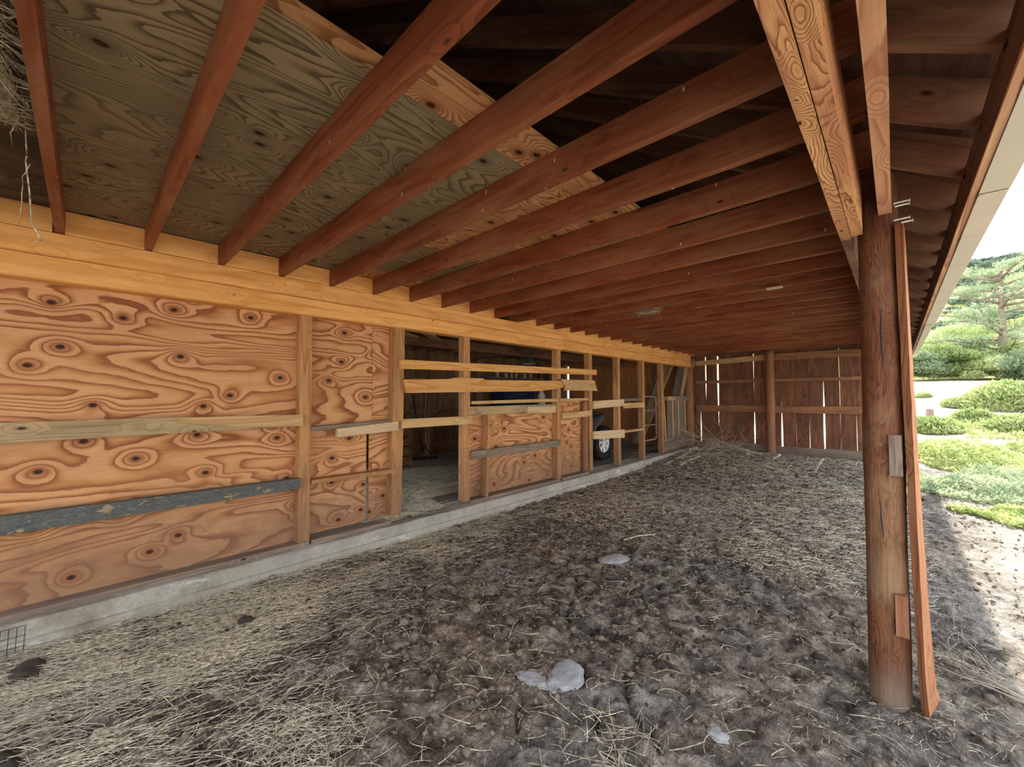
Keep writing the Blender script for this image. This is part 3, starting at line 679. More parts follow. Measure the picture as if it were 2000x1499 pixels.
def brail(name, x0, z00, z01, x1, z10, z11, y0, y1, mat):
    return prism(name, [(0, 0), (z01 - z00, 0), (z11 - z00, x1 - x0), (z10 - z00, x1 - x0)], y0, y1, (x0, 0, z00), (0, 0, 1), (1, 0, 0), mat, wb_) if False else \
        meshobj(name, [(0, 0, y0), (0, z01 - z00, y0), (x1 - x0, z11 - z00, y0), (x1 - x0, z10 - z00, y0), (0, 0, y1), (0, z01 - z00, y1), (x1 - x0, z11 - z00, y1), (x1 - x0, z10 - z00, y1)],
                [(0, 3, 2, 1), (4, 5, 6, 7), (0, 4, 7, 3), (1, 2, 6, 5), (0, 1, 5, 4), (3, 7, 6, 2)][::-1], mat, wb_, frame((x0, 0, z00), (1, 0, 0), (0, 0, 1), (0, 1, 0)))
for x0, x1 in ((.04, 1.50), (1.66, 3.45)):
    brail('fence_rail', x0, 1.665, 1.735, x1, 1.665, 1.735, YB - .045, YB - .002, M['fence_rail'])
    brail('fence_rail', x0, 1.005, 1.15, x1, 1.015, 1.16, YB - .045, YB - .002, M['fence_rail'])
    brail('fence_rail', x0, .13, .30, x1, .17, .33, YB - .05, YB - .002, M['grey_wood'])
brail('fence_rail', .04, 2.10, 2.20, 1.50, 2.14, 2.26, YB - .045, YB - .002, M['rail_tan'])
brail('fence_rail', 1.66, 2.13, 2.27, 3.45, 2.12, 2.26, YB - .045, YB - .002, M['fence_rail'])
fp = log('fence_post', 1.585, 9.99, .0, 2.33, .085, .08, M['log_wood'], wb_, 20, 24, (.01, 0), .006)

# ------------------------------------------------------------------ the barn's inside
wi = empty('wall_inner', kind='structure')
XI = -3.75
y = -1.4
while y < 10.1:
    w = random.uniform(.13, .22); g = 0.0
    o = prism('barn_board', [(0, 0), (2.45, 0), (2.45, w - .003), (0, w - .003)], 0, .02, (XI, y, .1), (0, 0, 1), (0, 1, 0), M['interior'], wi)
    y += w + random.choice([.0, .0, .0, .004, .009])
x = -3.7
while x < -.06:
    w = min(random.uniform(.16, .24), -.06 - x)
    prism('barn_board', [(0, 0), (2.4, 0), (2.4, w - .003), (0, w - .003)], 0, .02, (x, YB, .1), (0, 0, 1), (1, 0, 0), M['interior_red'], wi)
    x += w
for z in (.35, 1.05, 1.75): board('barn_girt', (XI + .04, -1.4, z), (XI + .04, 10.1, z), .09, .038, M['interior'], wi, side=(0, 0, 1), seg=6)
for yy in (1.5, 3.9, 5.05, 6.4, 8.7): board('barn_post', (XI + .09, yy, .165), (XI + .09, yy, 2.3), .1, .1, M['interior'], wi, side=(1, 0, 0), seg=4)
ic = empty('ceiling_barn', kind='structure')
for k in range(-3, 25):
    y = J0 + JS * k
    board('barn_joist', (XI, y + .059, 2.4075), (-.15, y + .059, 2.4075), .141, .038, M['interior'], ic, seg=3)
for i in range(3):
    for j in range(5):
        y0 = -1.5 + 2.44 * j; y1 = min(y0 + 2.437, 10.1)
        prism('loft_board', [(0, 0), (y1 - y0, 0), (y1 - y0, -1.19), (0, -1.19)], 0, .018, (XI + 1.2 * i, y0, 2.482), (0, 1, 0), (-1, 0, 0), M['interior'], ic)
board('barn_beam', (-1.9, 3.3, 2.25), (-1.9, 10.1, 2.25), .16, .09, M['rafter'], ic, seg=3)
board('barn_beam', (-3.6, 5.9, 2.27), (-.2, 5.9, 2.27), .14, .09, M['interior'], ic, seg=3)
for (a, b) in (((-1.2, 3.2, 2.29), (-2.6, 4.7, 2.29)), ((-1.6, 3.0, 2.31), (-2.9, 5.2, 2.30))):
    o = board('stored_board', a, b, .12, .025, M['rail_tan'], None, side=(1, 1, 0), seg=2)
    tag(o, 'short pale board stored under the barn ceiling' if a[0] == -1.2 else 'long pale board stored under the barn ceiling', 'board')

# tool shelf, jars, tool chest, lamp
sh = empty('shelf', (-3.55, 7.5, 1.84), label='long grey wall shelf of jars and cans deep inside the barn', cat='shelf')
board('shelf_board', (-3.58, 6.5, 1.835), (-3.58, 8.68, 1.835), .22, .025, M['grey_wood'], sh, side=(1, 0, 0), seg=3)
for yy in (6.7, 7.6, 8.5): board('bracket', (-3.70, yy, 1.7), (-3.5, yy, 1.82), .03, .02, M['interior'], sh, side=(0, 1, 0), seg=1)
for i, (yy, h, r) in enumerate(((6.95, .11, .045), (7.25, .09, .05), (7.45, .12, .04), (7.62, .13, .045), (7.95, .11, .05), (8.2, .14, .04))):
    m = MB(); m.tube([(-3.56, yy, 1.848), (-3.56, yy, 1.848 + h * .8), (-3.56, yy, 1.848 + h)], [r, r, r * .75], 12)
    o = m.build('jar', M['glass_jar'], None, True)
    m = MB(); m.tube([(-3.56, yy, 1.848 + h), (-3.56, yy, 1.862 + h)], r * .8, 12); m.build('lid', M['metal'], o)
    tag(o, 'small dusty yellowish jar on the long grey shelf inside the barn', 'jar', 'jars on the barn shelf')
tb = empty('tool_chest', (-3.4, 7.4, .9), label='dark blue tool chest with a silver trim line on the workbench', cat='tool chest')
box('chest_body', -3.62, -3.2, 6.84, 7.94, .975, 1.52, M['navy'], tb)
for i in range(4):
    box('drawer', -3.2, -3.19, 6.95, 7.86, .99 + .13 * i, 1.105 + .13 * i, M['navy'], tb)
    m = MB(); m.tube([(-3.175, 7.2, 1.035 + .13 * i), (-3.175, 7.6, 1.035 + .13 * i)], .006, 6); m.build('handle', M['metal'], tb)
wbn = empty('workbench', (-3.4, 7.3, 0), label='plain wooden workbench under the blue tool chest in the barn', cat='workbench')
box('bench_top', -3.69, -2.95, 6.2, 8.9, .93, .972, M['interior'], wbn)
for (a, b) in ((-3.6, 6.3), (-3.05, 6.3), (-3.6, 8.8), (-3.05, 8.8)): box('leg', a - .04, a + .04, b - .04, b + .04, .166, .93, M['interior'], wbn)
lamp = empty('work_lamp', tuple(at(1034, 690, X=-2.6)), label='green cone-shaped work lamp hanging from the barn ceiling', cat='lamp')
p = at(1034, 693, X=-2.6)
m = MB(); m.tube([p + Vector((0, 0, -.02)), p + Vector((0, 0, .03)), p + Vector((0, 0, .08)), Vector((p.x, p.y, 2.41))], [.03, .028, .008, .004], 10); m.build('cord', M['black'], lamp)
m = MB(); m.tube([p + Vector((0, 0, -.20)), p + Vector((0, 0, -.02))], .12, 20, .035, close=False); m.build('lamp_shade', M['green_metal'], lamp, True)
m = MB(); m.tube([p + Vector((.13 * math.cos(a), .13 * math.sin(a), -.21)) for a in np.linspace(0, 2 * math.pi, 20)], .008, 6); m.build('rim', M['galv'], lamp)
jug = MB(); jc = at(1057, 785, X=-3.2); jug.tube([(jc.x, jc.y, .972), (jc.x, jc.y, 1.40), (jc.x, jc.y, 1.52), (jc.x, jc.y, 1.56)], [.11, .11, .045, .04], 14)
tag(jug.build('jug', M['white'], None, True), 'tall white jug on the workbench beside the blue tool chest', 'jug')
hose = MB()
for k in range(4):
    c = at(1058, 742, X=-3.62); hose.tube([c + Vector((.02 * k, (.16 + .02 * k) * math.cos(a), .02 + (.22 + .02 * k) * math.sin(a))) for a in np.linspace(0, 2 * math.pi, 22)], .011, 6)
tag(hose.build('hose', M['black'], None, True), 'coiled black hose hung on the barn wall beside the shelf', 'hose')

# landscape rake on the hay floor inside the doorway
rk = empty('landscape_rake', (-2.3, 3.9, .2), label='black wide steel rake with braces standing in the dark doorway', cat='rake')
a0 = at(806, 897, X=-2.35); a1 = at(855, 893, X=-2.15)
m = MB(); m.tube([a0, a1], .022, 8); m.build('rake_head', M['black'], rk)
m = MB()
for i in range(12): q = a0.lerp(a1, (i + .5) / 12); m.tube([q, q - Vector((0, 0, .09))], .006, 5)
o = m.build('tines', M['black'], rk)
hub = at(826, 884, X=-2.3)
for e in (a0.lerp(a1, .12), a0.lerp(a1, .85)): m = MB(); m.tube([hub + Vector((0, 0, .12)), e], .01, 6); m.build('brace', M['black'], rk)
m = MB(); m.tube([hub, at(815, 830, X=-2.45), at(806, 770, X=-2.6)], .014, 8); m.build('handle', M['black'], rk, True)
cr = empty('wooden_crate', (-1.7, 3.1, .165), label='upright slatted wooden crate at the edge of the hay in the doorway', cat='crate')
for i in range(5): box('slat', -2.35, -1.95, 3.05, 3.50, .17 + .15 * i, .30 + .15 * i, M['interior'], cr)

# hay bedding inside the doorway
def blades(name, pts, length, width, mat, seed=1, lift=.012, segs=3, dirfun=None, parent=None, up=.15, zf=None, curl=.5):
    """bent straw stalks as three-sided strips"""
    rs = np.random.RandomState(seed); n = len(pts); P = np.asarray(pts, float)
    L = length * rs.uniform(.45, 1.35, n); wd = width * rs.uniform(.6, 1.4, n)
    a = rs.uniform(0, 2 * np.pi, n) if dirfun is None else dirfun(P, rs)
    da = rs.normal(0, curl, n); pit = np.abs(rs.normal(0, up, n))
    V = []; c = P.copy(); c[:, 2] += rs.uniform(.001, lift, n); cur = a - da / 2
    rows = []
    for s in range(segs + 1):
        nrmx = -np.sin(cur); nrmy = np.cos(cur); tw = wd * (1 - .45 * s / segs)
        l = c.copy(); r = c.copy(); t = c.copy()
        l[:, 0] += nrmx * tw; l[:, 1] += nrmy * tw; r[:, 0] -= nrmx * tw; r[:, 1] -= nrmy * tw; t[:, 2] += tw * 1.2
        rows += [l, t, r]
        st = L / segs
        c = c + np.stack([np.cos(cur) * st, np.sin(cur) * st, st * pit * (1 - 1.6 * s / segs)], 1); cur = cur + da / segs
        if zf is not None:
            c[:, 2] = np.maximum(c[:, 2], zf(c[:, 0], c[:, 1]) + .002)
    V = np.stack(rows, 1)            # n, 3(segs+1), 3
    m_ = 3 * (segs + 1); F = []
    for s in range(segs):
        b = 3 * s; F += [[b, b + 1, b + 4, b + 3], [b + 1, b + 2, b + 5, b + 4]]
    F = np.array(F)[None] + (np.arange(n) * m_)[:, None, None]
    return npmesh(name, V.reshape(-1, 3), F.reshape(-1, 4), mat, parent)
def gzv(x, y):
    i = np.clip(np.searchsorted(xs, x), 1, len(xs) - 1); j = np.clip(np.searchsorted(ys, y), 1, len(ys) - 1); return GZ[i, j]
def hz(x, y): # hay bedding surface
    return .168 + .10 * np.exp(-((x + 1.3) / .9) ** 2 - ((y - 3.1) / .9) ** 2) + .05 * np.exp(-((x + .5) / .4) ** 2 - ((y - 2.35) / .3) ** 2) + .03 * fbm(x, y, 51, 3, 4)
hx, hy = np.meshgrid(np.linspace(-3.2, -.14, 90), np.linspace(1.0, 4.8, 110), indexing='ij')
edge = np.clip(1.3 - np.hypot((hx + 1.5) / 1.6, (hy - 2.9) / 1.7), 0, 1) ** .4
cut = sm(2.55, 2.95, hy) * sm(-.75, -.45, hx); hzz = .15 + (hz(hx, hy) - .15) * edge * (1 - cut * .95)
ii = np.arange(hx.size).reshape(hx.shape); Fh = np.stack([ii[:-1, :-1], ii[1:, :-1], ii[1:, 1:], ii[:-1, 1:]], -1).reshape(-1, 4)
hay = empty('hay_bedding', (-1.5, 2.9, .17), label='loose grey-green hay bedding spread over the floor inside the doorway', cat='hay', kind='stuff')
o = npmesh('hay_bed', np.stack([hx, hy, hzz], -1).reshape(-1, 3), Fh, M['hay_in'], hay, True); o.matrix_basis = hay.matrix_basis.inverted(); o['kind'] = 'stuff'
rs = np.random.RandomState(5); n = 14000
qx = -.02 - 2.75 * rs.rand(n) ** 1.5; qy = 2.0 + (1.1 + 1.4 * rs.rand(n)) * rs.rand(n) + .35 * (-qx)
okm = ~((qy > 2.6) & (qx > -.6)) & (np.hypot((qx + 1.5) / 1.6, (qy - 2.9) / 1.7) < 1.25); qx, qy = qx[okm], qy[okm]
o = blades('hay_stalks', np.stack([qx, qy, hz(qx, qy)], 1), .13, .0022, M['hay_in'], 6, .03, up=.3, parent=hay); o.matrix_basis = hay.matrix_basis.inverted(); o['kind'] = 'stuff'

# quad bike behind the far bays
atv = empty('quad_bike', (-.85, 6.2, .166), label='black quad bike with chunky tyres and silver spoked rims parked inside the barn', cat='quad bike')
def wheel(x0, x1, y, z, r):
    m = MB(); n = 36; prof = [(x0 + .02, r * .55), (x0, r * .75), (x0 + .015, r * .93), (x0 + .05, r * .96), (x1 - .05, r * .96), (x1 - .015, r * .93), (x1, r * .75), (x1 - .02, r * .55)]
    vs = [(a, y + rr * math.cos(2 * math.pi * k / n), z + rr * math.sin(2 * math.pi * k / n)) for (a, rr) in prof for k in range(n)]
    fs = [(i * n + k, i * n + (k + 1) % n, (i + 1) * n + (k + 1) % n, (i + 1) * n + k) for i in range(len(prof) - 1) for k in range(n)]
    m.add(vs, fs)
    for k in range(22):
        for side in (0, 1):
            a = 2 * math.pi * (k + .5 * side) / 22; ca, sa = math.cos(a), math.sin(a)
            xa, xb = (x0 - .006, x0 + .10) if side == 0 else (x1 - .10, x1 + .006)
            vs = []
            for xx in (xa, xb):
                for rr in (r * .88, r * 1.03):
                    for w in (-.016, .016): vs.append((xx, y + rr * ca - w * sa, z + rr * sa + w * ca))
            m.add(vs, [(0, 1, 3, 2), (4, 6, 7, 5), (0, 4, 5, 1), (2, 3, 7, 6), (0, 2, 6, 4), (1, 5, 7, 3)])
    w = m.build('wheel', M['rubber'], atv)
    m = MB(); n = 28
    prof = [(x1 - .015, r * .56), (x1 - .005, r * .53), (x1 - .03, r * .48), (x0 + .05, r * .46)]
    m.add([(a, y + rr * math.cos(2 * math.pi * k / n), z + rr * math.sin(2 * math.pi * k / n)) for (a, rr) in prof for k in range(n)], [(i * n + k, i * n + (k + 1) % n, (i + 1) * n + (k + 1) % n, (i + 1) * n + k) for i in range(3) for k in range(n)])
    m.tube([(x1 - .06, y, z), (x1 - .01, y, z)], r * .15, 16)
    for k in range(7):
        for dd in (-.11, .11):
            a = 2 * math.pi * k / 7 + .3
            p0 = Vector((x1 - .03, y + r * .1 * math.cos(a), z + r * .1 * math.sin(a))); a2 = a + dd; p1 = Vector((x1 - .018, y + r * .52 * math.cos(a2), z + r * .52 * math.sin(a2)))
            m.tube([p0, p1], r * .055, 6)
    m.build('rim', M['chrome'], w)
    m = MB(); m.tube([(x0 + .05, y, z), (x0 + .06, y, z)], r * .5, 24); m.build('rim_back', M['black'], w)
for yy in (6.80, 5.55): wheel(-.76, -.50, yy, .482, .32); wheel(-1.5, -1.24, yy, .482, .32)
def fender(y0, sgn):
    m = MB(); vs = []; fs = []
    pts = [(-.42, .45), (-.40, .60), (-.35, .74), (-.26, .85), (-.14, .915), (0, .95), (.12, .965), (.24, .968)]
    for i, (dy, zz) in enumerate(pts):
        w = 1 if i < 5 else 1 - .28 * (i - 4)
        for (xx, dz) in ((-.80, .04), (-.66, .05), (-.66 + .16 * w, .015), (-.655 + .165 * w, -.03)): vs.append((xx, y0 + sgn * dy, zz + dz))
    for i in range(len(pts) - 1):
        for j in range(3): fs.append((4 * i + j, 4 * i + j + 1, 4 * i + 5 + j, 4 * i + 4 + j))
    m.add(vs, fs); o = m.build('fender', M['plastic_grey'], atv, True); md = o.modifiers.new('t', 'SOLIDIFY'); md.thickness = .014
fender(6.80, 1); fender(5.55, -1)
m = MB(); m.tube([(-.72, 6.35, 1.02), (-.68, 6.6, 1.045), (-.62, 6.95, 1.03)], [.05, .045, .01], 8); m.build('nose', M['black'], atv, True)
m = MB(); m.tube([(-1.0, 5.3, .75), (-1.0, 5.9, .72), (-1.0, 6.5, .85), (-1.0, 7.1, .70)], [.17, .16, .2, .1], 14); m.build('body', M['plastic_grey'], atv, True)
m = MB(); m.tube([(-1.0, 5.2, .92), (-1.0, 5.6, .93), (-1.0, 6.1, .88)], [.12, .15, .1], 12); m.build('seat', M['black'], atv, True)
m = MB(); m.tube([(-1.38, 6.15, 1.12), (-1.15, 6.3, 1.10), (-1.0, 6.35, 1.0), (-.85, 6.3, 1.10), (-.62, 6.15, 1.12)], .014, 8); m.build('handlebar', M['black'], atv, True)
for x0 in (-.72, -1.45): m = MB(); m.box(x0, x0 + .17, 5.75, 6.4, .33, .36); m.build('footboard', M['black'], atv)
m = MB()
for k in range(5): m.tube([(-1.3 + .15 * k, 6.75, .95), (-1.3 + .15 * k, 7.15, .955)], .009, 6)
for yy in (6.75, 7.15): m.tube([(-1.32, yy, .95), (-.68, yy, .95)], .012, 6)
for yy in (6.8, 7.1): m.tube([(-1.0, yy, .75), (-1.0, yy, .95)], .012, 6)
m.build('cargo_rack', M['black'], atv)

# tube gate and slatted gate in the far bays
tg = empty('tube_gate', (-.16, 7.9, .46), label='small brown steel tube gate with round corners between two far studs', cat='gate')
m = MB(); r = .09; pts = [(-.16, 7.53, 1.36), (-.16, 8.30 - r, 1.36)]
for i in range(1, 6): a = math.radians(90 - 18 * i); pts.append((-.16, 8.30 - r + r * math.cos(a), 1.36 - r + r * math.sin(a)))
pts.append((-.16, 8.30, .47 + r))
for i in range(1, 6): a = math.radians(-18 * i); pts.append((-.16, 8.30 - r + r * math.cos(a), .47 + r + r * math.sin(a)))
pts.append((-.16, 7.53, .47)); m.tube(pts, .017, 10); m.build('frame', M['gatepipe'], tg, True)
for z in (.775, 1.075): m = MB(); m.tube([(-.16, 7.53, z), (-.16, 8.30, z)], .015, 8); m.build('rung', M['gatepipe'], tg, True)
sg = empty('slatted_gate', (-.1, 9.2, .2), label='grey wooden slatted gate standing in the end bay by the corner', cat='gate')
rail('top_rail', 8.42, 1.272, 1.361, 10.0, 1.271, 1.370, -.08, -.04, M['grey_wood'], sg)
rail('top_rail', 8.62, 1.278, 1.360, 9.05, 1.276, 1.362, -.039, -.03, M['rail_tan'], sg)
rail('bottom_board', 8.42, .19, .36, 9.90, .23, .44, -.08, -.04, M['grey_wood'], sg)
rail('bottom_rail', 8.42, .36, .44, 9.90, .42, .50, -.10, -.082, M['grey_wood'], sg)
for i, px in enumerate((1300, 1308, 1314, 1320, 1325, 1331, 1338, 1343, 1349)):
    yy = at(px, 820, X=-.1).y; light = i % 2 == 0
    board('slat', (-.10, yy, .40), (-.10, yy - (.02 if i else .10), 1.30), .055 if light else .10, .024, M['rail_tan'] if light else M['grey_wood'], sg, side=(0, 1, 0) if light else (1, .5, 0), seg=3)
# boards and an old window frame leaning in the corner of the barn
lean = [((1262, 790), (1282, 735), .05, 'grey_wood', 'narrow grey board'), ((1276, 785), (1309, 703), .24, 'rail_grey', 'wide greenish-grey panel'), ((1297, 755), (1317, 706), .04, 'rail_tan', 'thin pale strip of wood'),
        ((1319, 785), (1334, 710), .20, 'grey_wood', 'wide brown board'), ((1330, 778), (1341, 714), .07, 'rail_tan', 'narrow pale split board')]
for i, ((px0, py0), (px1, py1), w, mt, lb) in enumerate(lean):
    b = at(px1, py1, Y=9.98 - .02 * i); a = at(px0, py0, Y=9.80 - .02 * i); d = (a - b).normalized(); a = b + d * ((.17 - b.z) / d.z); b = b - d * .02
    if a.x < -3.5: a = b + d * ((.9 - b.z) / d.z)
    a.y = min(a.y, 9.95); o = board('stored_board', a, b, w, .03, M[mt], None, side=(1, .0, 0), seg=3); tag(o, lb + ' leaning in the far corner of the barn', 'board')

# ------------------------------------------------------------------ loft hay, strings, nests, wire mesh
bale = empty('hay_bale', (1.35, -.42, 2.48), label='hay bale sagging between the joists of the loft above the header', cat='hay bale')
def balemesh():
    m = MB(); nx_, ny_, nz_ = 22, 10, 9; bm = bmesh.new(); bmesh.ops.create_cube(bm, size=1)
    bmesh.ops.subdivide_edges(bm, edges=bm.edges[:], cuts=9, use_grid_fill=True)
    for v in bm.verts:
        p = Vector((v.co.x * 1.0, v.co.y * .40, v.co.z * .36)); n_ = mnoise.noise(p * 9) * .03
        v.co = p + p.normalized() * n_
    me = bpy.data.meshes.new('bale_body'); bm.to_mesh(me); bm.free(); me.materials.append(M['hay'])
    o = bpy.data.objects.new('bale_body', me); o.location = (.08, .01, .2); return link(o, bale)
balemesh()
rs = np.random.RandomState(9); n = 2600
u = rs.rand(n); P = np.stack([.93 + 1.0 * u, -.62 + .42 * rs.rand(n), 2.48 + .0 * u + .03 * rs.rand(n)], 1); sel = rs.rand(n) < .5; P[sel, 1] = -.215; P[sel, 2] = 2.47 + .3 * rs.rand(sel.sum())
def hang(name, P, L, wd, mat, seed, parent):
    rs = np.random.RandomState(seed); n = len(P); d = rs.normal(0, 1, (n, 3)); d[:, 2] = -np.abs(d[:, 2]) * .35; d /= np.linalg.norm(d, axis=1)[:, None]
    L = L * rs.uniform(.3, 1.3, n)[:, None]; side = np.cross(d, rs.normal(0, 1, (n, 3))); side /= np.linalg.norm(side, axis=1)[:, None]; b = rs.normal(0, .25, (n, 3)) * L
    c0 = P; c1 = P + d * L * .5 + b * .3; c2 = P + d * L; V = np.stack([c0 - side * wd, c0 + side * wd, c1 - side * wd, c1 + side * wd, c2], 1)
    F = np.array([[0, 1, 3], [0, 3, 2], [2, 3, 4]])[None] + (np.arange(n) * 5)[:, None, None]
    return npmesh(name, V.reshape(-1, 3), F.reshape(-1, 3), mat, parent)
o = hang('hay_wisps', P, .11, .0016, M['hay'], 3, bale); o.matrix_basis = bale.matrix_basis.inverted(); o['kind'] = 'stuff'
def string(name, pix, xpl, r, mat, lab):
    pts = [at(px, py, X=xpl) for px, py in pix]; m = MB()
    pp = []
    for a, b in zip(pts[:-1], pts[1:]):
        for t in (0, .33, .66): pp.append(a.lerp(b, t) + Vector((random.uniform(-1, 1), random.uniform(-1, 1), 0)) * .0015)
    pp.append(pts[-1]); m.tube(pp, r, 6); return tag(m.build(name, mat, None, True), lab, 'twine')
string('baling_twine', [(50, 245), (53, 300), (50, 320), (58, 380), (62, 435), (74, 455), (80, 470), (66, 474)], .93, .0028, M['straw'], 'cream baling twine hanging furthest down from the hay bale')
string('baling_twine', [(60, 320), (44, 345), (43, 400), (37, 440)], .95, .0016, M['hay'], 'thin grey-brown twine hanging beside the thicker cream one')
m = MB()
nb = empty('bird_nest', (1.5, 4.3, 2.36), label='small straw bird nest wedged against a joist', cat='nest')
c = at(1265, 610, Z=2.34); nb.location = c; bpy.context.view_layer.update()
rs = np.random.RandomState(4); P = np.stack([c.x + rs.uniform(-.13, .13, 500), c.y + rs.normal(0, .012, 500), c.z + rs.uniform(-.005, .05, 500)], 1)
o = hang('nest_straw', P, .08, .0014, M['hay'], 8, nb); o.matrix_basis = nb.matrix_basis.inverted(); o['kind'] = 'stuff'
c = at(1512, 558, Z=2.35); pt = empty('wood_patch', tuple(c), label='small pale square patch of wood nailed under the joists', cat='patch')
box('patch_plate', c.x - .06, c.x + .06, c.y - .03, c.y + .03, 2.322, 2.334, M['rail_white'], pt)
wm = empty('wire_mesh', (.1, -.4, .02), label='bent piece of welded wire mesh leaning on the concrete curb', cat='wire mesh')
m = MB()
for i in range(16): y = -.62 + .028 * i; m.tube([(.115, y, .0), (.088 + random.uniform(0, .006), y + .004, .17 - .002 * i)], .0016, 5)
for z in (.05, .105, .155): m.tube([(.092, -.64, z), (.095, -.19, z - .01)], .0016, 5)
m.build('wires', M['black'], wm)

# ------------------------------------------------------------------ things lying on the ground
def stone_slab(px, py, rx, ry, h, lab, seed, mat='stone', yaw=0.0, name='rock'):
    c = at(px, py, Z=0.0); z = gz(c.x, c.y); o = lump(name, (c.x, c.y, z + (h * .15 if mat != 'stone' else .004)), 1.0, M[mat], None, 4, .28, 1.7, seed, (rx, ry, h)); o.rotation_euler.z = yaw
    return tag(o, lab, 'rock' if mat != 'manure' else 'manure')
stone_slab(1105, 1325, .085, .115, .017, 'pale grey flat rock showing through the mud in the open middle', 2, yaw=.35)
stone_slab(1042, 1330, .09, .05, .006, 'flat grey smear of rock beside the larger pale flat rock', 3, yaw=.2)
stone_slab(1200, 1095, .14, .09, .012, 'pale grey flat rock at a mud crack halfway to the half wall', 4, yaw=1.2)
stone_slab(1405, 1445, .045, .03, .014, 'small grey rock near the log post, half sunk in mud', 5)
stone_slab(1088, 1368, .013, .013, .016, 'tiny cream pebble just in front of the pale flat rock', 6, 'clod')
stone_slab(55, 1308, .085, .06, .04, 'large dark clump of manure by the wire mesh', 7, 'manure', name='manure_clump')
stone_slab(118, 1320, .04, .035, .03, 'small dark clump of manure beside the large one', 8, 'manure', name='manure_clump')
stone_slab(283, 1342, .03, .03, .035, 'black clump of manure amid the straw in front of the wall', 9, 'manure', name='manure_clump')
stone_slab(480, 1222, .05, .04, .035, 'dark brown clump of manure in front of the first stud', 10, 'manure', name='manure_clump')
stone_slab(820, 1265, .025, .022, .03, 'dark clump of manure in the open mud', 11, 'manure', name='manure_clump')
stone_slab(928, 1195, .05, .03, .03, 'crumbly brown clod beside the mud cracks', 12, 'clod', name='dirt_clod')
stone_slab(470, 1212, .028, .024, .03, 'rounded brown clod next to the dark clump', 13, 'clod', name='dirt_clod')
# loose clods
def clods(name, n, seed, dens, rr, mat, lab):
    rs = np.random.RandomState(seed); bm = bmesh.new(); bmesh.ops.create_icosphere(bm, subdivisions=1, radius=1); bv = np.array([v.co[:] for v in bm.verts]); bf = np.array([[v.index for v in f.verts] for f in bm.faces]); bm.free()
    x = rs.uniform(.1, 4.6, n); y = -.6 + 10.4 * rs.rand(n) ** 1.6; keep = rs.rand(n) < dens(x, y); x, y = x[keep], y[keep]; n = len(x)
    r = rr * np.exp(rs.normal(0, .45, n)); V = bv[None] * (1 + rs.uniform(-.3, .3, (n, len(bv), 1))) * r[:, None, None] * np.array([1, 1, .7]); V += np.stack([x, y, gzv(x, y) + r * .2], 1)[:, None]
    F = bf[None] + (np.arange(n) * len(bv))[:, None, None]
    o = npmesh(name, V.reshape(-1, 3), F.reshape(-1, 3), mat, None); return tag(o, lab, 'dirt', kind='stuff')
clump = lambda x, y, s, b=1.2: np.clip(fbm(x, y, s, 3, b) + .35, 0, 1)
clods('dirt_crumbs', 22000, 61, lambda x, y: .25 + .9 * clump(x, y, 62), .0075, M['clod'], 'brown crumbs of dirt and dung strewn over the trampled floor')
clods('manure_crumbs', 14000, 63, lambda x, y: clump(x, y, 64, .8) * 1.3 * (x < 3.75), .010, M['manure'], 'dark crumbs of manure strewn over the trampled floor')
# straw
def scatter(n, seed, dens, x0=.02, x1=4.9, y0=-.62, y1=10.0, pw=1.5):
    rs = np.random.RandomState(seed); x = rs.uniform(x0, x1, n); y = y0 + (y1 - y0) * rs.rand(n) ** pw
    k = rs.rand(n) < dens(x, y); x, y = x[k], y[k]; return np.stack([x, y, gzv(x, y)], 1)
g2 = lambda x, y, cx, cy, sx, sy: np.exp(-((x - cx) / sx) ** 2 - ((y - cy) / sy) ** 2)
C1 = at(590, 1450, Z=0); C2 = at(380, 1470, Z=0); C3 = at(900, 1040, Z=0); C4 = at(60, 1280, Z=0); C5 = at(150, 1400, Z=0); C6 = at(1210, 1470, Z=0); C7 = at(760, 1090, Z=0)
def d_main(x, y):
    d = .9 * sm(1.7, .3, x) * sm(1.7, .4, y) + .8 * g2(x, y, C1.x, C1.y, .22, .18) + .7 * g2(x, y, C2.x, C2.y, .35, .2) + .9 * g2(x, y, C3.x, C3.y, .35, .6) + .5 * g2(x, y, C7.x, C7.y, .4, .4) + .9 * g2(x, y, C4.x, C4.y, .3, .4) + .75 * g2(x, y, C5.x, C5.y, .5, .5) + .35 * g2(x, y, C6.x, C6.y, .2, .15)
    d += .75 * (1 - sm(.25, 1.5, x)) * (1 - sm(.6, 2.0, y))
    d *= .12 + 1.25 * clump(x, y, 71, 3.2)
    return np.clip(d, 0, 1)
align = lambda P, rs: np.where(P[:, 0] < 1.7, 1.25 + rs.normal(0, .55, len(P)), rs.uniform(0, 6.28, len(P))) + np.pi * (rs.rand(len(P)) < .5)
P = scatter(52000, 81, d_main, .02, 2.9, -.6, 4.2, 1.0)
tag(blades('straw', P, .15, .0014, M['straw'], 82, .02, 4, align, zf=gzv, up=.12), 'pale straw matted over the floor along the plywood wall', 'straw', kind='stuff')
P = scatter(15000, 83, lambda x, y: .25 + .6 * clump(x, y, 84, 1.5), .05, 4.7, -.5, 5.2, 1.3)
tag(blades('loose_straw', P, .045, .0009, M['straw'], 85, .008, 3, zf=gzv, up=.1), 'short loose straw bits sprinkled over the mud', 'straw', kind='stuff')
P = scatter(1500, 86, lambda x, y: .5 + .4 * clump(x, y, 87), .3, 3.6, .2, 5.0, 1.3)
tag(blades('long_straw', P, .12, .0017, M['straw'], 88, .012, 5, zf=gzv, up=.1, curl=1.1), 'long curved single straws scattered over the open mud', 'straw', kind='stuff')
P = scatter(30000, 89, lambda x, y: .3 + .8 * clump(x, y, 90, 1.0), .05, 3.7, 3.6, 10.0, .9)
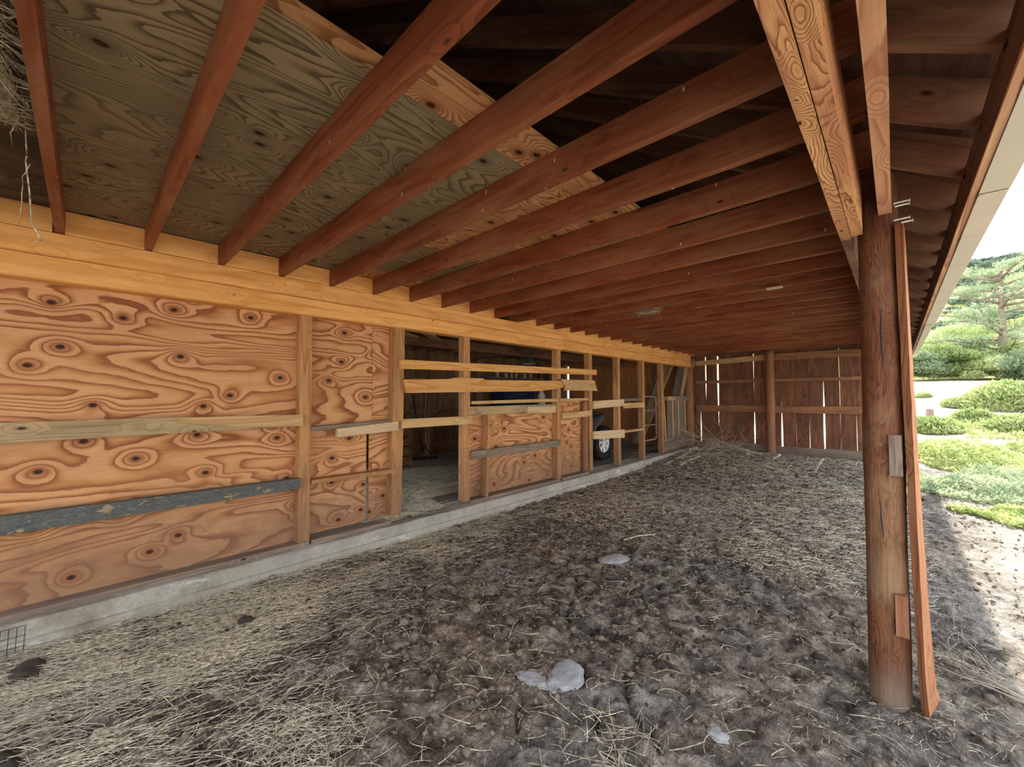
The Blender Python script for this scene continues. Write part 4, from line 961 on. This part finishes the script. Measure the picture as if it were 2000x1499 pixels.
tag(blades('far_litter', P, .07, .0022, M['straw'], 91, .014, 3, zf=gzv, up=.2), 'grey-brown straw litter covering the floor towards the end wall', 'straw', kind='stuff')
P = scatter(14000, 92, lambda x, y: .4 + .6 * clump(x, y, 93), 3.5, 6.5, .4, 8.5, 1.0)
tag(blades('verge_litter', P, .06, .0011, M['straw'], 94, .01, 3, zf=gzv, up=.1), 'dry straw bits on the soil beside the log post', 'straw', kind='stuff')

# branches
def branch(name, base, head, length, r, n, lab, seed, spread=.5, mat='twig', flat=.25):
    rs = random.Random(seed); m = MB()
    def grow(p, d, L, r, depth):
        pts = [p]; k = 4
        for i in range(k):
            d = (d + Vector((rs.uniform(-1, 1), rs.uniform(-1, 1), rs.uniform(-1, 1) * flat)) * .22).normalized(); p = p + d * L / k
            zmin = gz(p.x, p.y) + .004; p.z = max(p.z, zmin); pts.append(p)
            if depth < 3 and i > 0 and rs.random() < .85:
                dd = (d + Vector((rs.uniform(-1, 1), rs.uniform(-1, 1), rs.uniform(-.2, 1) * flat * 2)) * spread * 1.6).normalized(); grow(p, dd, L * .55, r * .55, depth + 1)
        m.tube(pts, [max(r * (1 - .7 * i / k), .0008) for i in range(k + 1)], 5)
    for i in range(n):
        a = head + rs.uniform(-spread, spread); grow(Vector(base) + Vector((rs.uniform(-.05, .05), rs.uniform(-.05, .05), 0)), Vector((math.cos(a), math.sin(a), rs.uniform(.0, .3))), length * rs.uniform(.7, 1.1), r, 0)
    return tag(m.build(name, M[mat]), lab, 'branch')
b = at(1500, 868, Y=9.2); branch('dead_branch', (b.x - .2, 9.4, .2), math.pi * .98, 1.5, .012, 4, 'dry forked branch lying against the foot of the end wall', 3, .35, flat=.45)
branch('dead_branch', (.35, 9.2, .2), .3, .9, .009, 4, 'dry twiggy branch in the corner by the slatted gate', 4, .8, flat=.8)
branch('dead_branch', (.3, 8.2, .12), 1.2, .8, .006, 5, 'tangle of thin dry twigs on the floor below the slatted gate', 5, .9)
b = at(1985, 1380, Z=0); branch('dead_branch', (b.x + .12, b.y, .03), 2.9, .34, .0042, 5, 'small pale many-forked twig on the soil beyond the log post', 6, .5)
b = at(1120, 1040, Z=0); s_ = at(1218, 1060, Z=0); s2 = at(1280, 1052, Z=0); m = MB(); m.tube([Vector((s_.x, s_.y, gz(s_.x, s_.y) + .02)), Vector(((s_.x + s2.x) / 2, (s_.y + s2.y) / 2, .045)), Vector((s2.x, s2.y, gz(s2.x, s2.y) + .02))], .006, 6)
tag(m.build('stick', M['straw'], None, True), 'single long pale stick lying on the mud before the half wall', 'stick')

# ------------------------------------------------------------------ outside plants
def leafcloud(n, seed, size, fun, mat, name, parent=None, flat=.0, aspect=.35):
    """n leaf blades (two triangles folded on the midrib) at points given by fun(rs, n) -> (P, scale)"""
    rs = np.random.RandomState(seed); P, sc = fun(rs, n); n = len(P)
    d = rs.normal(0, 1, (n, 3)); d[:, 2] = np.abs(d[:, 2]) * .9 + flat; d /= np.linalg.norm(d, axis=1)[:, None]
    s = np.cross(d, rs.normal(0, 1, (n, 3))); s /= np.linalg.norm(s, axis=1)[:, None]; L = (size * sc * rs.uniform(.6, 1.4, n))[:, None]
    V = np.stack([P, P + d * L * .5 + s * L * aspect * .5, P + d * L, P + d * L * .5 - s * L * aspect * .5], 1)
    F = np.array([[0, 1, 2, 3]])[None] + (np.arange(n) * 4)[:, None, None]
    return npmesh(name, V.reshape(-1, 3), F.reshape(-1, 4), mat, parent)
def gzs(x, y): return ground_z(x, y)
def weeds(seed, n, cx, cy, sx, sy, h, size, mat, name, lab, thr=.0, fs=.8):
    def fun(rs, n):
        x = rs.uniform(cx - sx, cx + sx, n); y = rs.uniform(cy - sy, cy + sy, n)
        f = fbm(x, y, seed + 5, 3, fs) + .25 - 1.0 * (np.hypot((x - cx) / sx, (y - cy) / sy) ** 3) * .6
        k = f > thr; x, y, f = x[k], y[k], f[k]; hh = h * np.clip(f * 2, .15, 1)
        return np.stack([x, y, gzs(x, y) + hh * rs.rand(len(x))], 1), np.ones(len(x))
    return tag(leafcloud(n, seed, size, fun, mat, name), lab, 'weeds', kind='stuff')
def at_h(px, py, z): return at(px, py, Z=z)
weeds(101, 34000, 4.75, 7.15, .95, .75, .2, .05, M['weed'], 'weeds', 'bright yellow-green weeds at the edge of the shade', -.1, 1.2)
weeds(102, 46000, 5.0, 8.9, 1.7, 1.2, .40, .06, M['weed_grey'], 'feathery_weeds', 'feathery grey-green weed bank beyond the bright weeds', -.12, 1.0)
weeds(103, 50000, 5.3, 11.6, 2.8, 2.1, .32, .08, M['weed'], 'meadow_weeds', 'sunlit green weeds in the middle of the yard', -.0, .9)
weeds(104, 24000, 6.0, 16.5, 4.0, 3.2, .22, .11, M['weed'], 'sparse_weeds', 'sparse yellow-green weeds on the pale dirt', .1, .5)
for i, (px, py, r, h) in enumerate(((1975, 785, 1.25, 1.0), (1878, 792, .55, .35), (1803, 773, .3, .2), (1990, 840, .6, .4), (1900, 822, .45, .35), (1820, 838, .7, .3))):
    # stand on the slope: march the sight line to the ground
    d = ray(px, py + (14 if i == 0 else 4)); t = .004
    while t < .3:
        p = CAMP + d * t
        if p.z < float(ground_z(p.x, p.y)): break
        t += .00005
    def fun(rs, n, p=p, r=r, h=h):
        a = rs.uniform(0, 6.28, n); q = r * np.sqrt(rs.rand(n)); x = p.x + q * np.cos(a); y = p.y + q * np.sin(a); z = h * rs.rand(n) ** .6 * np.sqrt(np.clip(1 - (q / r) ** 2, .03, 1))
        return np.stack([x, y, gzs(x, y) + z], 1), np.ones(n)
    o = leafcloud(int(2500 + 2500 * r), 120 + i, .10 + .05 * r, fun, M['bush'], 'bush', None, .3)
    tag(o, ['large rounded yellow-green bush on the pale dirt', 'medium low green bush alone on the pale dirt', 'tiny green tuft alone on the pale dirt', 'low green bush below the large rounded one', 'low green bush by the near edge of the pale dirt', 'flat green bush near the small stump'][i], 'bush')
# stump
p = CAMP + ray(1796, 832) * .021
st = MB(); sx_, sy_ = 4.32, 19.2; sz_ = float(ground_z(sx_, sy_)); st.tube([(sx_, sy_, sz_ - .1), (sx_, sy_, sz_ + .34)], .11, 10, .09)
tag(st.build('stump', M['bark'], None), 'short grey wooden stump sticking out of the weeds', 'stump')
# big pine, with trunk, limbs and needle clusters
def blobs(c, r, n, rs): # points in a flattened shell
    v = rs.normal(0, 1, (n, 3)); v /= np.linalg.norm(v, axis=1)[:, None]; v *= (rs.rand(n) ** .4)[:, None]; return c + v * np.array([r, r, r * .42])
def pine(x, y, h, seed, lab, spread=.5, full=26, npts=420, lw=.26):
    z = float(ground_z(x, y)) - .3; rr = random.Random(seed); t = empty('pine_tree', (x, y, z), label=lab, cat='tree')
    m = MB(); tr = [Vector((0, 0, 0))]
    for i in range(7): tr.append(tr[-1] + Vector((rr.uniform(-.2, .2), rr.uniform(-.2, .2), h * .9 / 7)))
    m.tube(tr, [h * .034 * (1 - .12 * i) for i in range(8)], 10); cs = []
    for k in range(full):
        u = .20 + .78 * k / full; i = min(int(u * 7), 6); b = tr[i].lerp(tr[i + 1], u * 7 - i); a = rr.uniform(0, 6.28)
        L = h * spread * (1 - .55 * abs(u - .45) * 1.6) * rr.uniform(.6, 1.1)
        e = b + Vector((math.cos(a) * L, math.sin(a) * L, L * rr.uniform(.05, .45))); mid = b.lerp(e, .5) + Vector((0, 0, rr.uniform(-.3, .3)))
        m.tube([b, mid, e], [h * .010, h * .006, h * .002], 6)
        for q in (.45, .7, 1.0):
            c = b.lerp(e, q) + Vector((rr.uniform(-.5, .5), rr.uniform(-.5, .5), rr.uniform(0, .3))); cs.append((c, h * rr.uniform(.05, .09)))
            if q > .5: m.tube([b.lerp(e, q * .8), c], [h * .003, h * .001], 5)
    for c, r in cs[:0]: pass
    o = m.build('trunk', M['bark'], t, True); o.matrix_basis = Matrix.Identity(4)
    def fun(rs, n): return np.concatenate([blobs(np.array(c), r, npts // 3, rs) for c, r in cs]), np.ones(len(cs) * (npts // 3))
    o = leafcloud(0, seed, lw, fun, M['pine'], 'needles', t, .2, .22); o['kind'] = 'stuff'; return t
def onground(px, py, far=120):
    d = ray(px, py); t = .02
    while t < .5:
        p = CAMP + d * t
        if p.z < float(ground_z(p.x, p.y)): return p
        t += .0002
    return CAMP + d * .07
def place(px, dist):
    d = ray(px, 760); d.z = 0; d.normalize(); return CAMP.x + d.x * dist, CAMP.y + d.y * dist
x, y = place(1974, 52); pine(x, y, 10.5, 201, 'large spreading pine tree with a thick forked trunk at the foot of the hill', .46, 36, 330)
x, y = place(2060, 58); pine(x, y, 9.5, 202, 'second bushy pine tree just behind and beside the large spreading pine', .45, 24, 300)
x, y = place(1898, 80); pine(x, y, 6.5, 203, 'small lone pine tree standing on the grassy slope', .28, 16, 150)
for i, (px, dist, r, h) in enumerate(((1796, 48, 2.2, 2.8), (1828, 50, 2.4, 3.2), (1862, 49, 2.3, 2.6), (1895, 53, 2.8, 3.6), (1925, 50, 2.0, 2.3), (1953, 48, 2.0, 1.9), (1990, 49, 2.4, 2.2), (1806, 55, 2.8, 4.6), (1850, 60, 3.4, 6.6), (1880, 62, 3.4, 6.2), (1910, 64, 3.2, 6.0), (2015, 50, 2.5, 3.0), (2040, 47, 2.5, 2.5), (1770, 50, 2.5, 3.5))):
    x, y = place(px, dist); z0 = float(ground_z(x, y))
    def fun(rs, n, x=x, y=y, r=r, h=h, z0=z0):
        k = 16; c = np.stack([rs.uniform(-.75, .75, k) * r, rs.uniform(-.6, .6, k) * r, rs.uniform(.12, .85, k) * h], 1) + np.array([x, y, z0]); c[:, 0] = x + (c[:, 0] - x) * (1.15 - (c[:, 2] - z0) / h * .6)
        return np.concatenate([blobs(ci, r * .36, n // k, rs) for ci in c]), np.ones((n // k) * k)
    o = leafcloud(4800, 300 + i, .24, fun, M['bush'] if i % 3 else M['pine'], 'bush', None, .2)
    tag(o, 'leafy bush in the thicket at the foot of the hill', 'bush', 'thicket of bushes at the foot of the hill')
# scrub dotted over the hill
def shrubmesh(seed):
    def fun(rs, n):
        c = rs.uniform(-1, 1, (7, 3)) * np.array([.8, .8, .2]) + np.array([0, 0, .35]); return np.concatenate([blobs(ci, .5, n // 7, rs) for ci in c]), np.ones((n // 7) * 7)
    return leafcloud(420, seed, .30, fun, M['shrub'], 'hill_shrub')
protos = [shrubmesh(400 + i) for i in range(3)]; rs = random.Random(12); cnt = 0; placed = []
while cnt < 170:
    px = rs.uniform(1770, 2080); dist = 75 + 150 * rs.random() ** .8; x, y = place(px, dist); z = float(ground_z(x, y))
    if any(math.hypot(x - a, y - b) < 3.6 for a, b in placed): continue
    placed.append((x, y))
    if cnt < 3: o = protos[cnt]
    else: o = protos[cnt % 3].copy(); COL.objects.link(o)
    s = rs.uniform(.8, 1.9) * (dist / 110) ** .6; o.location = (x, y, z); o.scale = (s * 1.2, s * 1.2, s * .9); o.rotation_euler.z = rs.uniform(0, 6.28)
    tag(o, 'dark rounded shrub dotted over the sunny hillside', 'shrub', 'shrubs dotted over the hillside'); cnt += 1
